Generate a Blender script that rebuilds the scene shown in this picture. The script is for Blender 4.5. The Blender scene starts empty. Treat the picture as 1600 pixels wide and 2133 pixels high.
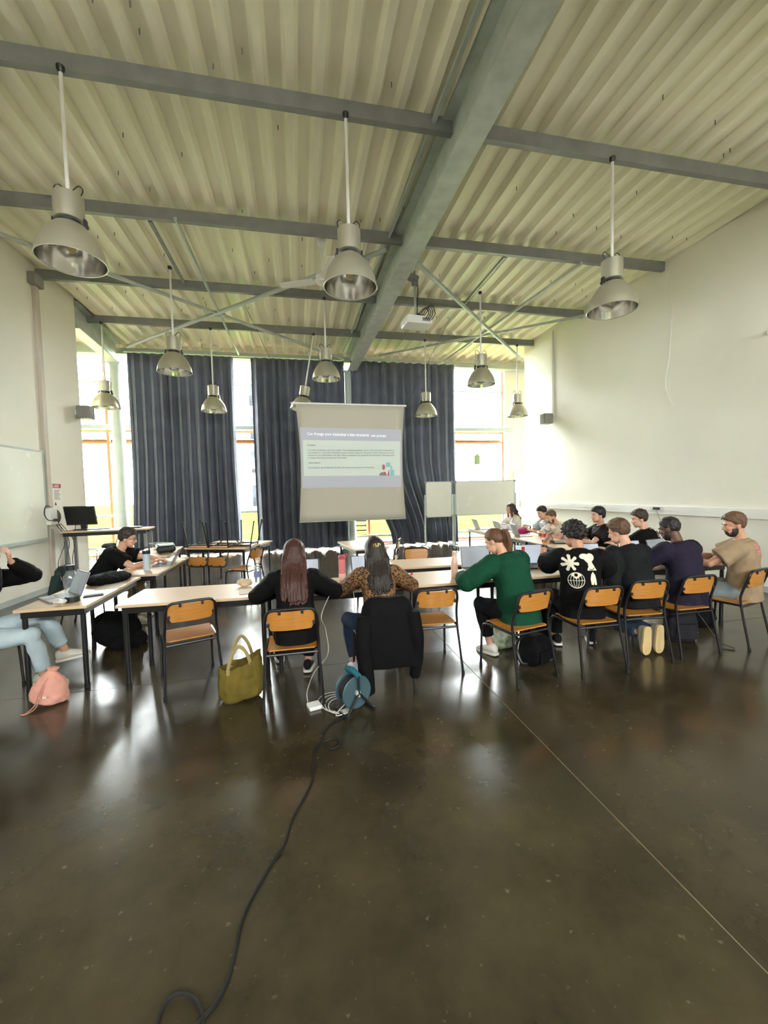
import bpy, math, random
import numpy as np
from mathutils import Vector, Matrix, noise
from mathutils.bvhtree import BVHTree

# ------------------------------------------------------------------ camera, light, exposure
SC = bpy.context.scene
COL = SC.collection
R = math.radians
FPX = 850.0
EYE = Vector((0, 0, 1.66))
RM = ((0.97857974, -0.20443766, -0.02422685),
      (-0.03399820, -0.04441960, -0.99843429),
      (0.20304142, 0.97787123, -0.05041863))
cd = bpy.data.cameras.new('camera')
cam = bpy.data.objects.new('camera', cd)
COL.objects.link(cam)
cd.sensor_fit = 'HORIZONTAL'
cd.sensor_width = 36
cd.lens = FPX / 1600 * 36
cd.clip_start, cd.clip_end = .05, 500
mw = Matrix(((RM[0][0], -RM[1][0], -RM[2][0], EYE.x),
             (RM[0][1], -RM[1][1], -RM[2][1], EYE.y),
             (RM[0][2], -RM[1][2], -RM[2][2], EYE.z), (0, 0, 0, 1)))
cam.matrix_world = mw
SC.camera = cam

SKY = 86.0
W = bpy.data.worlds.new('world'); SC.world = W
W.use_nodes = True
nt = W.node_tree; nt.nodes.clear()
wo = nt.nodes.new('ShaderNodeOutputWorld'); bg = nt.nodes.new('ShaderNodeBackground')
bg.inputs[0].default_value = (.95, .98, 1, 1); bg.inputs[1].default_value = SKY
nt.links.new(bg.outputs[0], wo.inputs[0])

def portal(loc, sx, sz, inward):
    l = bpy.data.lights.new('window_portal', 'AREA'); l.shape = 'RECTANGLE'
    l.size, l.size_y = sx, sz
    l.cycles.is_portal = True
    o = bpy.data.objects.new('window_portal', l); COL.objects.link(o)
    o.location = loc
    o.rotation_euler = Vector(inward).to_track_quat('-Z', 'Z').to_euler()
    return o
portal((-5.6, 12.75, 2.9), 1.9, 5.4, (0, -1, 0))
portal((-1.5, 12.75, 2.9), .9, 5.4, (0, -1, 0))
portal((5.75, 12.75, 2.9), 2.0, 5.4, (0, -1, 0))
for px_ in (-2.6, 1.5, 5.6):
    portal((px_, -4.45, 3.85), 2.2, .95, (0, 1, 0))

SC.view_settings.view_transform = 'Standard'
SC.view_settings.look = 'None'
SC.view_settings.exposure = 0.0
SC.view_settings.gamma = 1
SC.view_settings.use_curve_mapping = False
SC.cycles.use_denoising = True
try:
    SC.cycles.denoiser = 'OPENIMAGEDENOISE'
except Exception:
    pass
SC.cycles.max_bounces = 10
SC.cycles.diffuse_bounces = 6
SC.cycles.glossy_bounces = 4
SC.cycles.transparent_max_bounces = 16
SC.cycles.sample_clamp_indirect = 12

# ------------------------------------------------------------------ points in the room
def ray(px, py):
    a, b = (px - 800) / FPX, (py - 1066.5) / FPX
    return Vector((RM[0][i] * a + RM[1][i] * b + RM[2][i] for i in range(3)))
def at_z(px, py, z=0.0):
    d = ray(px, py); return EYE + d * ((z - EYE.z) / d.z)
def at_y(px, py, y):
    d = ray(px, py); return EYE + d * (y / d.y)
def at_x(px, py, x):
    d = ray(px, py); return EYE + d * (x / d.x)
def left_x(y): return -4.5 + .043 * (y - 7.8)
def right_x(y): return 6.54 - .055 * (y - 10.5)
PURLIN_Z = 5.6
DECK_Z = 5.76
BACK = 12.5

# ------------------------------------------------------------------ materials
def lin(c):
    return tuple(((x / 255) / 12.92 if x / 255 <= .04045 else ((x / 255 + .055) / 1.055) ** 2.4) for x in c)
MATS = {}
def mat(name, rgb, rough=.5, metal=0.0, var=0.0, scale=4.0, stretch=(1, 1, 1), bump=0.0, bscale=60.0, spec=.5, rvar=0.0, rgb2=None, coat=0.0):
    """procedural Principled material: base colour broken up by noise, optional bump and roughness wear"""
    if name in MATS: return MATS[name]
    m = bpy.data.materials.new(name); m.use_nodes = True
    N = m.node_tree.nodes; L = m.node_tree.links
    b = N['Principled BSDF']
    b.inputs['Base Color'].default_value = (*lin(rgb), 1)
    b.inputs['Roughness'].default_value = rough
    b.inputs['Metallic'].default_value = metal
    b.inputs['Specular IOR Level'].default_value = spec
    b.inputs['Coat Weight'].default_value = coat
    tc = N.new('ShaderNodeTexCoord'); mp = N.new('ShaderNodeMapping')
    mp.inputs['Scale'].default_value = stretch
    L.new(tc.outputs['Object'], mp.inputs[0])
    if var or rvar:
        n = N.new('ShaderNodeTexNoise'); n.inputs['Scale'].default_value = scale; n.inputs['Detail'].default_value = 5
        L.new(mp.outputs[0], n.inputs[0])
        if var:
            r = N.new('ShaderNodeValToRGB')
            c = lin(rgb)
            d = lin(rgb2) if rgb2 else tuple(x * (1 - var) for x in c)
            e = c if rgb2 else tuple(min(1, x * (1 + var)) for x in c)
            r.color_ramp.elements[0].position = .32; r.color_ramp.elements[1].position = .68
            r.color_ramp.elements[0].color = (*d, 1); r.color_ramp.elements[1].color = (*e, 1)
            L.new(n.outputs[0], r.inputs[0]); L.new(r.outputs[0], b.inputs['Base Color'])
        if rvar:
            mr = N.new('ShaderNodeMapRange')
            mr.inputs['From Min'].default_value = .3; mr.inputs['From Max'].default_value = .7
            mr.inputs['To Min'].default_value = rough - rvar; mr.inputs['To Max'].default_value = rough + rvar
            L.new(n.outputs[0], mr.inputs[0]); L.new(mr.outputs[0], b.inputs['Roughness'])
    if bump:
        n2 = N.new('ShaderNodeTexNoise'); n2.inputs['Scale'].default_value = bscale; n2.inputs['Detail'].default_value = 3
        L.new(mp.outputs[0], n2.inputs[0])
        bp = N.new('ShaderNodeBump'); bp.inputs['Strength'].default_value = bump; bp.inputs['Distance'].default_value = .01
        L.new(n2.outputs[0], bp.inputs['Height']); L.new(bp.outputs[0], b.inputs['Normal'])
    MATS[name] = m
    return m
def emit(name, rgb, strength):
    m = bpy.data.materials.new(name); m.use_nodes = True
    b = m.node_tree.nodes['Principled BSDF']
    b.inputs['Base Color'].default_value = (*lin(rgb), 1)
    b.inputs['Emission Color'].default_value = (*lin(rgb), 1)
    b.inputs['Emission Strength'].default_value = strength
    b.inputs['Roughness'].default_value = .6
    return m
def glassy(name, tint, gloss=.06, haze=0.0):
    """thin clear sheet: mostly transparent, a little mirror"""
    m = bpy.data.materials.new(name); m.use_nodes = True
    N = m.node_tree.nodes; L = m.node_tree.links
    for n in list(N):
        if n.type != 'OUTPUT_MATERIAL': N.remove(n)
    out = [n for n in N if n.type == 'OUTPUT_MATERIAL'][0]
    t = N.new('ShaderNodeBsdfTransparent'); t.inputs[0].default_value = (*tint, 1)
    g = N.new('ShaderNodeBsdfGlossy'); g.inputs['Roughness'].default_value = .03
    lw_ = N.new('ShaderNodeLayerWeight'); lw_.inputs[0].default_value = .25
    fr = N.new('ShaderNodeMath'); fr.operation = 'MULTIPLY_ADD'; fr.inputs[1].default_value = gloss * 8; fr.inputs[2].default_value = gloss * .6
    pw_ = N.new('ShaderNodeMath'); pw_.operation = 'POWER'; pw_.inputs[1].default_value = 3
    L.new(lw_.outputs['Facing'], pw_.inputs[0]); L.new(pw_.outputs[0], fr.inputs[0])
    mx = N.new('ShaderNodeMixShader')
    L.new(fr.outputs[0], mx.inputs[0]); L.new(t.outputs[0], mx.inputs[1]); L.new(g.outputs[0], mx.inputs[2])
    if haze:
        df = N.new('ShaderNodeBsdfTranslucent'); df.inputs[0].default_value = (.8, .84, .86, 1); m2 = N.new('ShaderNodeMixShader'); m2.inputs[0].default_value = haze
        L.new(mx.outputs[0], m2.inputs[1]); L.new(df.outputs[0], m2.inputs[2]); L.new(m2.outputs[0], out.inputs[0])
    else: L.new(mx.outputs[0], out.inputs[0])
    return m

def floor_material():
    m = bpy.data.materials.new('polished_concrete'); m.use_nodes = True
    N = m.node_tree.nodes; L = m.node_tree.links; b = N['Principled BSDF']
    tc = N.new('ShaderNodeTexCoord')
    n1 = N.new('ShaderNodeTexNoise'); n1.inputs['Scale'].default_value = 1.7; n1.inputs['Detail'].default_value = 8; n1.inputs['Roughness'].default_value = .62
    L.new(tc.outputs['Object'], n1.inputs[0])
    r = N.new('ShaderNodeValToRGB')
    r.color_ramp.elements[0].position = .3; r.color_ramp.elements[1].position = .72
    r.color_ramp.elements[0].color = (*lin((40, 34, 25)), 1); r.color_ramp.elements[1].color = (*lin((76, 66, 47)), 1)
    L.new(n1.outputs[0], r.inputs[0])
    # pale scuffs and specks
    n3 = N.new('ShaderNodeTexNoise'); n3.inputs['Scale'].default_value = 26; n3.inputs['Detail'].default_value = 4
    L.new(tc.outputs['Object'], n3.inputs[0])
    r3 = N.new('ShaderNodeValToRGB'); r3.color_ramp.elements[0].position = .66; r3.color_ramp.elements[1].position = .76
    r3.color_ramp.elements[0].color = (0, 0, 0, 1); r3.color_ramp.elements[1].color = (.35, .35, .35, 1)
    L.new(n3.outputs[0], r3.inputs[0])
    mx = N.new('ShaderNodeMix'); mx.data_type = 'RGBA'
    L.new(r3.outputs[0], mx.inputs[0]); L.new(r.outputs[0], mx.inputs[6]); mx.inputs[7].default_value = (*lin((140, 130, 112)), 1)
    L.new(mx.outputs[2], b.inputs['Base Color'])
    n2 = N.new('ShaderNodeTexNoise'); n2.inputs['Scale'].default_value = 2.3; n2.inputs['Detail'].default_value = 6
    L.new(tc.outputs['Object'], n2.inputs[0])
    mr = N.new('ShaderNodeMapRange'); mr.inputs['From Min'].default_value = .3; mr.inputs['From Max'].default_value = .7
    mr.inputs['To Min'].default_value = .16; mr.inputs['To Max'].default_value = .25
    L.new(n2.outputs[0], mr.inputs[0]); L.new(mr.outputs[0], b.inputs['Roughness'])
    b.inputs['Specular IOR Level'].default_value = .7
    n4 = N.new('ShaderNodeTexNoise'); n4.inputs['Scale'].default_value = 9; n4.inputs['Detail'].default_value = 4
    L.new(tc.outputs['Object'], n4.inputs[0])
    bp = N.new('ShaderNodeBump'); bp.inputs['Strength'].default_value = .02; bp.inputs['Distance'].default_value = .01
    L.new(n4.outputs[0], bp.inputs['Height'])
    return m

def leopard_material():
    m = bpy.data.materials.new('leopard_fabric'); m.use_nodes = True
    N = m.node_tree.nodes; L = m.node_tree.links; b = N['Principled BSDF']
    tc = N.new('ShaderNodeTexCoord'); v = N.new('ShaderNodeTexVoronoi'); v.inputs['Scale'].default_value = 48
    v.feature = 'F1'
    L.new(tc.outputs['Object'], v.inputs['Vector'])
    r = N.new('ShaderNodeValToRGB'); r.color_ramp.elements[0].position = .42; r.color_ramp.elements[1].position = .5
    r.color_ramp.elements[0].color = (*lin((34, 22, 14)), 1); r.color_ramp.elements[1].color = (*lin((126, 88, 50)), 1)
    L.new(v.outputs['Distance'], r.inputs[0]); L.new(r.outputs[0], b.inputs['Base Color'])
    b.inputs['Roughness'].default_value = .8
    return m
def stripe_material():
    m = bpy.data.materials.new('striped_jersey'); m.use_nodes = True
    N = m.node_tree.nodes; L = m.node_tree.links; b = N['Principled BSDF']
    tc = N.new('ShaderNodeTexCoord'); w = N.new('ShaderNodeTexWave'); w.inputs['Scale'].default_value = 9; w.bands_direction = 'Z'
    L.new(tc.outputs['Object'], w.inputs['Vector'])
    r = N.new('ShaderNodeValToRGB'); r.color_ramp.elements[0].position = .4; r.color_ramp.elements[1].position = .6
    r.color_ramp.elements[0].color = (*lin((222, 220, 216)), 1); r.color_ramp.elements[1].color = (*lin((150, 160, 172)), 1)
    L.new(w.outputs[0], r.inputs[0]); L.new(r.outputs[0], b.inputs['Base Color'])
    b.inputs['Roughness'].default_value = .85
    return m

WALL = mat('white_plaster', (226, 222, 208), .6, var=.03, scale=.8, bump=.05, bscale=30)
DECK = mat('galvanised_deck', (240, 235, 212), .42, .0, var=.08, scale=1.5, stretch=(3, .35, 1), rvar=.08)
STEEL = mat('galvanised_steel', (180, 186, 178), .45, .15, var=.12, scale=6)
STEEL_DK = mat('grey_steel', (126, 127, 124), .5, .25, var=.10, scale=5)
OUTDARK = mat('outdoor_dark_metal', (34, 34, 34), .8, spec=0)
STEEL_LT = mat('pale_painted_steel', (170, 178, 172), .45, .1, var=.05)
FLOOR = floor_material()
JOINT = mat('joint_filler', (136, 124, 98), .8)
NAVY = mat('navy_curtain', (92, 96, 108), .85, var=.12, scale=3, bump=.15, bscale=300)
WOODF = mat('varnished_window_timber', (176, 104, 60), .45, var=.18, scale=3, stretch=(8, 8, .6))
CANOPY = mat('outdoor_larch_boards', (74, 52, 22), .8, spec=0, var=.2, scale=4, stretch=(.5, 8, 8))
GLASS = glassy('window_glass', (.97, .99, .98))
BLACK = mat('black_steel_tube', (24, 22, 24), .32, .0, var=.15, scale=12)
PLY = mat('varnished_plywood', (178, 118, 48), .35, var=.10, scale=5, stretch=(1, 14, 14), coat=.15)
TOP = mat('beige_table_laminate', (206, 176, 142), .38, var=.05, scale=3, stretch=(1, 14, 4))
RUBBER = mat('black_rubber', (14, 14, 14), .7)
ALU = mat('spun_aluminium', (196, 192, 174), .34, .75, var=.05, scale=3)
ALU_IN = mat('reflector_aluminium', (228, 226, 222), .16, .95, var=.06, scale=9, stretch=(1, 1, .1))
WHITE = mat('white_plastic', (228, 226, 220), .4, var=.02)
SCREENM = mat('projection_screen', (190, 184, 168), .8, var=.015, scale=2)
BOARD = mat('whiteboard_enamel', (220, 219, 206), .25, var=.02, scale=3, rvar=.04)
GREYP = mat('grey_plastic', (128, 124, 114), .5, var=.05)
DARKP = mat('dark_plastic', (30, 30, 32), .4, var=.1)
LAPTOP = mat('laptop_aluminium', (150, 152, 156), .35, .6, var=.03)
CHROME = mat('chrome', (210, 210, 210), .18, 1.0)

# ------------------------------------------------------------------ mesh helpers
class MB:
    def __init__(s): s.v, s.f, s.m = [], [], []
    def add(s, vs, fs, mi=0):
        o = len(s.v); s.v += [tuple(v) for v in vs]
        for f in fs: s.f.append(tuple(i + o for i in f)); s.m.append(mi)
        return s
    def box(s, c, d, rot=None, mi=0):
        x, y, z = d[0] / 2, d[1] / 2, d[2] / 2
        vs = [Vector(p) for p in ((-x, -y, -z), (x, -y, -z), (x, y, -z), (-x, y, -z), (-x, -y, z), (x, -y, z), (x, y, z), (-x, y, z))]
        if rot is not None: vs = [rot @ v for v in vs]
        c = Vector(c)
        return s.add([v + c for v in vs], ((0, 3, 2, 1), (4, 5, 6, 7), (0, 1, 5, 4), (1, 2, 6, 5), (2, 3, 7, 6), (3, 0, 4, 7)), mi)
    def span(s, a, b, mi=0):
        return s.box([(a[i] + b[i]) / 2 for i in range(3)], [abs(b[i] - a[i]) for i in range(3)], None, mi)
    def rings(s, rs, caps=True, mi=0, closed=False):
        n = len(rs[0]); vs = [p for r in rs for p in r]; fs = []
        k = len(rs)
        for i in range(k if closed else k - 1):
            i2 = (i + 1) % k
            for j in range(n):
                j2 = (j + 1) % n
                fs.append((i * n + j, i * n + j2, i2 * n + j2, i2 * n + j))
        if caps and not closed:
            fs.append(tuple(range(n - 1, -1, -1))); fs.append(tuple((k - 1) * n + j for j in range(n)))
        return s.add(vs, fs, mi)
    def tube(s, pts, r, n=8, mi=0, flat=None, up=None, closed=False, caps=True):
        """tube along pts; r number or list; flat=(a,b) scales the section across / along up"""
        P = [Vector(p) for p in pts]; k = len(P)
        rr = r if isinstance(r, (list, tuple)) else [r] * k
        rs = []; prev = None
        for i in range(k):
            if closed: t = P[(i + 1) % k] - P[i - 1]
            else: t = P[min(i + 1, k - 1)] - P[max(i - 1, 0)]
            if t.length < 1e-9: t = Vector((0, 0, 1))
            t.normalize()
            if prev is None:
                u = Vector(up) if up is not None else (Vector((0, 0, 1)) if abs(t.z) < .9 else Vector((0, 1, 0)))
            else: u = prev
            u = u - t * u.dot(t)
            if u.length < 1e-6: u = t.orthogonal()
            u.normalize(); prev = u
            w = t.cross(u)
            fa, fb = flat if flat else (1, 1)
            rs.append([P[i] + (w * math.cos(2 * math.pi * j / n) * fa + u * math.sin(2 * math.pi * j / n) * fb) * rr[i] for j in range(n)])
        return s.rings(rs, caps, mi, closed)
    def lathe(s, prof, n=24, c=(0, 0, 0), mi=0, caps=True, closed=False, ax=None):
        c = Vector(c); rs = []
        for r, z in prof:
            ring = [Vector((r * math.cos(2 * math.pi * j / n), r * math.sin(2 * math.pi * j / n), z)) for j in range(n)]
            if ax is not None: ring = [ax @ p for p in ring]
            rs.append([p + c for p in ring])
        return s.rings(rs, caps, mi, closed)
    def ball(s, c, rad, n=16, k=10, rot=None, mi=0):
        c = Vector(c); rs = []
        for i in range(k + 1):
            a = math.pi * (i / k) * .98 + math.pi * .01
            ring = []
            for j in range(n):
                b = 2 * math.pi * j / n
                p = Vector((rad[0] * math.sin(a) * math.cos(b), rad[1] * math.sin(a) * math.sin(b), -rad[2] * math.cos(a)))
                if rot is not None: p = rot @ p
                ring.append(p + c)
            rs.append(ring)
        return s.rings(rs, True, mi)
    def xf(s, M):
        s.v = [tuple(M @ Vector(v)) for v in s.v]; return s
    def mesh(s, name, mats, smooth=40):
        me = bpy.data.meshes.new(name); me.from_pydata(s.v, [], s.f)
        if not isinstance(mats, (list, tuple)): mats = [mats]
        for m in mats: me.materials.append(m)
        if len(mats) > 1: me.polygons.foreach_set('material_index', s.m)
        me.update()
        if smooth:
            me.polygons.foreach_set('use_smooth', [True] * len(me.polygons))
            me.set_sharp_from_angle(angle=R(smooth))
        return me

def link(name, me, parent=None):
    o = bpy.data.objects.new(name, me); COL.objects.link(o)
    if parent is not None: o.parent = parent
    return o
def obj(name, mb, mats, parent=None, smooth=40, bevel=0.0, label=None, kind=None, seg=2):
    o = link(name, mb.mesh(name, mats, smooth), parent)
    if bevel:
        b = o.modifiers.new('bevel', 'BEVEL'); b.width = bevel; b.segments = seg; b.limit_method = 'ANGLE'; b.angle_limit = R(50)
    if label: o['label'] = label
    if kind: o['kind'] = kind
    return o
def thing(name, label, cat, loc=(0, 0, 0), rz=0.0, group=None, rot=None):
    o = bpy.data.objects.new(name, None); COL.objects.link(o)
    o.empty_display_size = .1
    o.location = loc; o.rotation_euler = rot if rot else (0, 0, R(rz))
    o['label'] = label; o['category'] = cat
    if group: o['group'] = group
    return o
def tag(o, label, cat, group=None):
    o['label'] = label; o['category'] = cat
    if group: o['group'] = group
    return o
def dup(root, loc, rz, label, group=None, rot=None):
    r = root.copy(); COL.objects.link(r)
    r.location = loc; r.rotation_euler = rot if rot else (0, 0, R(rz)); r['label'] = label
    if group: r['group'] = group
    for ch in list(root.children):
        c = ch.copy(); COL.objects.link(c); c.parent = r
        for g in list(ch.children):
            d = g.copy(); COL.objects.link(d); d.parent = c
    return r
def curve_pts(pts, k=8):
    """Catmull-Rom through pts"""
    P = [Vector(p) for p in pts]; out = []
    for i in range(len(P) - 1):
        a, b, c, d = P[max(i - 1, 0)], P[i], P[i + 1], P[min(i + 2, len(P) - 1)]
        for j in range(k):
            t = j / k
            out.append(.5 * ((2 * b) + (c - a) * t + (2 * a - 5 * b + 4 * c - d) * t * t + (3 * b - a - 3 * c + d) * t ** 3))
    out.append(P[-1]); return out
def remesh(mb, voxel, smooth=3, factor=.5):
    me = mb.mesh('tmp', BLACK, 0)
    o = bpy.data.objects.new('tmp', me); COL.objects.link(o)
    m = o.modifiers.new('r', 'REMESH'); m.mode = 'VOXEL'; m.voxel_size = voxel; m.use_smooth_shade = True
    if smooth:
        s = o.modifiers.new('s', 'SMOOTH'); s.factor = factor; s.iterations = smooth
    dg = bpy.context.evaluated_depsgraph_get()
    out = bpy.data.meshes.new_from_object(o.evaluated_get(dg), depsgraph=dg)
    bpy.data.objects.remove(o); bpy.data.meshes.remove(me)
    out.materials.clear()
    out.polygons.foreach_set('use_smooth', [True] * len(out.polygons))
    return out
def wrinkle(me, amp, freq, stretch=(1, 1, 1), seed=0.0):
    n = len(me.vertices)
    co = np.empty(n * 3); me.vertices.foreach_get('co', co); co = co.reshape(-1, 3)
    no = np.empty(n * 3); me.vertices.foreach_get('normal', no); no = no.reshape(-1, 3)
    q = co * np.array(stretch) * freq + seed
    d = np.array([noise.noise(Vector(p)) for p in q])
    co += no * (d * amp)[:, None]
    me.vertices.foreach_set('co', co.ravel()); me.update()
def text_mesh(body, size, extr=.0005, bold=False, align='LEFT'):
    c = bpy.data.curves.new('txt', 'FONT'); c.body = body; c.size = size; c.extrude = extr; c.align_x = align
    if bold: c.offset = size * .012
    o = bpy.data.objects.new('txt', c); COL.objects.link(o)
    dg = bpy.context.evaluated_depsgraph_get()
    me = bpy.data.meshes.new_from_object(o.evaluated_get(dg), depsgraph=dg)
    bpy.data.objects.remove(o); bpy.data.curves.remove(c)
    return me
# ------------------------------------------------------------------ the setting
def structure(name, mb, m, parent=None, smooth=40, bevel=0.0):
    o = obj(name, mb, m, parent, smooth, bevel)
    if parent is None: o['kind'] = 'structure'
    return o
# floor: slabs with saw-cut joints
REAR = -4.4
XJ = [-8.1, -3.3, 1.5, 6.3, 9.2]; YJ = [REAR - .2, -.9, 3.9, 8.7, BACK + .25]
fl = structure('floor', MB().span((-8.1, REAR - .2, -.25), (9.2, BACK + .25, -.003)), JOINT)
for i in range(4):
    for j in range(4):
        obj('slab', MB().span((XJ[i] + .004, YJ[j] + .004, -.0025), (XJ[i + 1] - .004, YJ[j + 1] - .004, 0)), FLOOR, fl, 0)
# side walls
def wallprism(p, q, t, z0, z1):
    """vertical wall from p to q, thickness t on its right-hand side"""
    p, q = Vector((*p, 0)), Vector((*q, 0)); n = Vector(((q - p).y, -(q - p).x, 0)).normalized() * t
    a = [p, q, q + n, p + n]
    vs = [v + Vector((0, 0, z0)) for v in a] + [v + Vector((0, 0, z1)) for v in a]
    return MB().add(vs, ((0, 3, 2, 1), (4, 5, 6, 7), (0, 1, 5, 4), (1, 2, 6, 5), (2, 3, 7, 6), (3, 0, 4, 7)))
LE = 9.75
wl = structure('wall_left', wallprism((left_x(LE), LE), (left_x(REAR), REAR), .3, 0, 6.0), WALL)
RE = 10.9
wr = structure('wall_right', wallprism((right_x(REAR), REAR), (right_x(RE), RE), .3, 0, 6.0), WALL)
structure('wall_recess_left', MB().span((-7.9, LE - .15, 0), (left_x(LE) - .3, LE, 6)), WALL)
structure('wall_recess_side_left', MB().span((-7.9, LE, 0), (-7.7, BACK + .3, 6)), WALL)
structure('wall_recess_right', MB().span((right_x(RE) + .3, RE - .15, 0), (8.6, RE, 6)), WALL)
structure('wall_recess_side_right', MB().span((8.4, RE, 0), (8.6, BACK + .3, 6)), WALL)
# rear wall behind the camera with three tall windows
rw = MB()
edges = [-5.4, -3.7, -1.5, .4, 2.6, 4.5, 6.7, 8.4]
for i in range(0, 7, 2): rw.span((edges[i], REAR - .25, 0), (edges[i + 1], REAR, 6))
for i in range(1, 7, 2):
    rw.span((edges[i], REAR - .25, 0), (edges[i + 1], REAR, 3.4)); rw.span((edges[i], REAR - .25, 4.3), (edges[i + 1], REAR, 6))
structure('wall_rear', rw, WALL)
# back wall: solid right end, kerb and lintel
GX0, GX1 = -6.6, 6.72
wb = MB()
wb.span((GX1, BACK - .05, 0), (8.5, BACK + .25, 6)); wb.span((-7.8, BACK - .05, 0), (GX0, BACK + .25, 6))
wb.span((GX0, BACK, 5.62), (GX1, BACK + .25, 6)); wb.span((GX0, BACK, 0), (GX1, BACK + .25, .04))
wback = structure('wall_back', wb, WALL)
# corrugated ceiling deck: one folded sheet, ribs along the room
prof = []
pitch = .29; x = -8.1
while x < 9.0:
    prof += [(x, 0), (x + .075, 0), (x + .115, .08), (x + .25, .08)]
    x += pitch
dk = MB(); y0, y1 = REAR - .2, BACK + .3
vs = []
for y in (y0, y1):
    for px, pz in prof: vs.append((px, y, DECK_Z + pz))
n = len(prof)
dk.add(vs, [(i, i + 1, n + i + 1, n + i) for i in range(n - 1)])
dk.add([(-8.2, y0, DECK_Z + .3), (9.2, y0, DECK_Z + .3), (9.2, y1, DECK_Z + .3), (-8.2, y1, DECK_Z + .3),
        (-8.2, y0, DECK_Z + .5), (9.2, y0, DECK_Z + .5), (9.2, y1, DECK_Z + .5), (-8.2, y1, DECK_Z + .5)],
       ((0, 1, 2, 3), (4, 7, 6, 5), (0, 4, 5, 1), (1, 5, 6, 2), (2, 6, 7, 3), (3, 7, 4, 0)))
ceil = structure('ceiling', dk, DECK, smooth=0)
so = ceil.modifiers.new('thick', 'SOLIDIFY'); so.thickness = .004; so.offset = 1
# screws that hang through the deck
sc_ = MB(); rnd = random.Random(4)
for i in range(170):
    sx = -8.1 + pitch * rnd.randint(8, 52) + .18; sy = rnd.uniform(.5, 12)
    sc_.lathe([(.006, 0), (.006, .05)], 5, (sx, sy, DECK_Z + .025))
obj('screws', sc_, STEEL_DK, ceil, 0, kind='stuff')
# main girder, slightly skewed as in the room
def girder_x(y): return 1.86 - .0235 * (y - 3)
GB = 5.2
def ibeam(name, p, q, zb, zt, w, parent):
    m = MB(); p, q = Vector((*p, 0)), Vector((*q, 0)); d = (q - p).normalized(); s = Vector((d.y, -d.x, 0))
    def bar(hw, z0, z1):
        a = [p - s * hw, p + s * hw, q + s * hw, q - s * hw]
        m.add([v + Vector((0, 0, z0)) for v in a] + [v + Vector((0, 0, z1)) for v in a],
              ((0, 3, 2, 1), (4, 5, 6, 7), (0, 1, 5, 4), (1, 2, 6, 5), (2, 3, 7, 6), (3, 0, 4, 7)))
    bar(w / 2, zb, zb + .025); bar(w / 2, zt - .025, zt); bar(.012, zb + .024, zt - .024)
    return obj(name, m, STEEL, parent, 0)
ibeam('main_girder', (girder_x(REAR), REAR), (girder_x(12.25), 12.25), GB, DECK_Z - .005, .27, ceil)
tr = MB().span((-.02, REAR, 0), (.02, 12.0, .05))
t_ = obj('cable_tray', tr, STEEL_LT, ceil, 0); t_.location = (girder_x(4) - .15, 0, DECK_Z - .1); t_.rotation_euler = (0, 0, .0235)
ibeam('side_girder', (left_x(9.75) - .06, 9.76), (-4.62, 12.2), 5.2, DECK_Z - .01, .26, ceil)
# purlins: C sections, one left and one right of the girder
def purlin(x0, x1, y):
    m = MB()
    m.span((x0, y - .005, PURLIN_Z), (x1, y + .0, DECK_Z)); m.span((x0, y, PURLIN_Z), (x1, y + .065, PURLIN_Z + .006))
    m.span((x0, y, DECK_Z - .008), (x1, y + .065, DECK_Z)); m.span((x0, y + .06, PURLIN_Z), (x1, y + .066, PURLIN_Z + .03))
    return obj('purlin', m, STEEL_DK, ceil, 0)
for y in (-1.7, .35, 2.4, 4.45, 6.5, 8.55, 10.45):
    purlin(left_x(y) + .01 if y < LE else -7.7, girder_x(y) - .02, y)
    purlin(girder_x(y) + .02, right_x(y) - .01 if y < 10 else 8.4, y)
obj('eave_beam', MB().span((-7.7, 12.28, 5.5), (8.4, 12.46, 5.66)).span((-7.7, 12.2, 5.48), (8.4, 12.46, 5.52)), STEEL_LT, ceil, 0)
# bracing tubes in the roof plane
def brace(a, b, r, m=STEEL):
    return obj('roof_brace', MB().tube([a, b], r, 10), m, ceil)
BZ = 5.55
def bz(x, y, z=BZ): return at_z(x, y, z)
brace(bz(0, 488), bz(715, 748), .035); brace(bz(265, 722), bz(805, 520), .04, STEEL_LT)
brace(at_z(365, 455, 5.62), at_z(497, 738, 5.5), .025, STEEL_LT)
brace(bz(865, 545), bz(1088, 750), .04, STEEL_LT); brace(bz(1212, 548), bz(918, 757), .03); brace(bz(1220, 657), bz(790, 740), .03)
node = bz(455, 655)
obj('brace_node', MB().box(node, (.22, .22, .05), Matrix.Rotation(.6, 3, 'Z')).tube([node + Vector((0, 0, -.06)), node + Vector((0, 0, .04))], .05, 10), STEEL_LT, ceil)
# perforated lamp channels between purlins
for ax, ay, bx_, by in ((312, 460, 384, 590), (1052, 535, 962, 640)):
    a, b = at_z(ax, ay, 5.66), at_z(bx_, by, 5.66)
    obj('lamp_channel', MB().box((a + b) / 2, (.05, (b - a).length, .03), Matrix.Rotation(math.atan2((b - a).y, (b - a).x) - math.pi / 2, 3, 'Z')), STEEL_DK, ceil, 0)
# columns of the window wall
for cx_, r_ in ((-4.64, .15), (1.53, .13)):
    obj('column', MB().lathe([(r_, 0), (r_, 5.22)], 20, (cx_, 12.18, 0)).box((cx_, 12.18, .012), (r_ * 2.6, r_ * 2.6, .02)).box((cx_, 12.18, 5.2), (r_ * 2.4, r_ * 2.4, .03)), STEEL_LT, wback)
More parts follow.
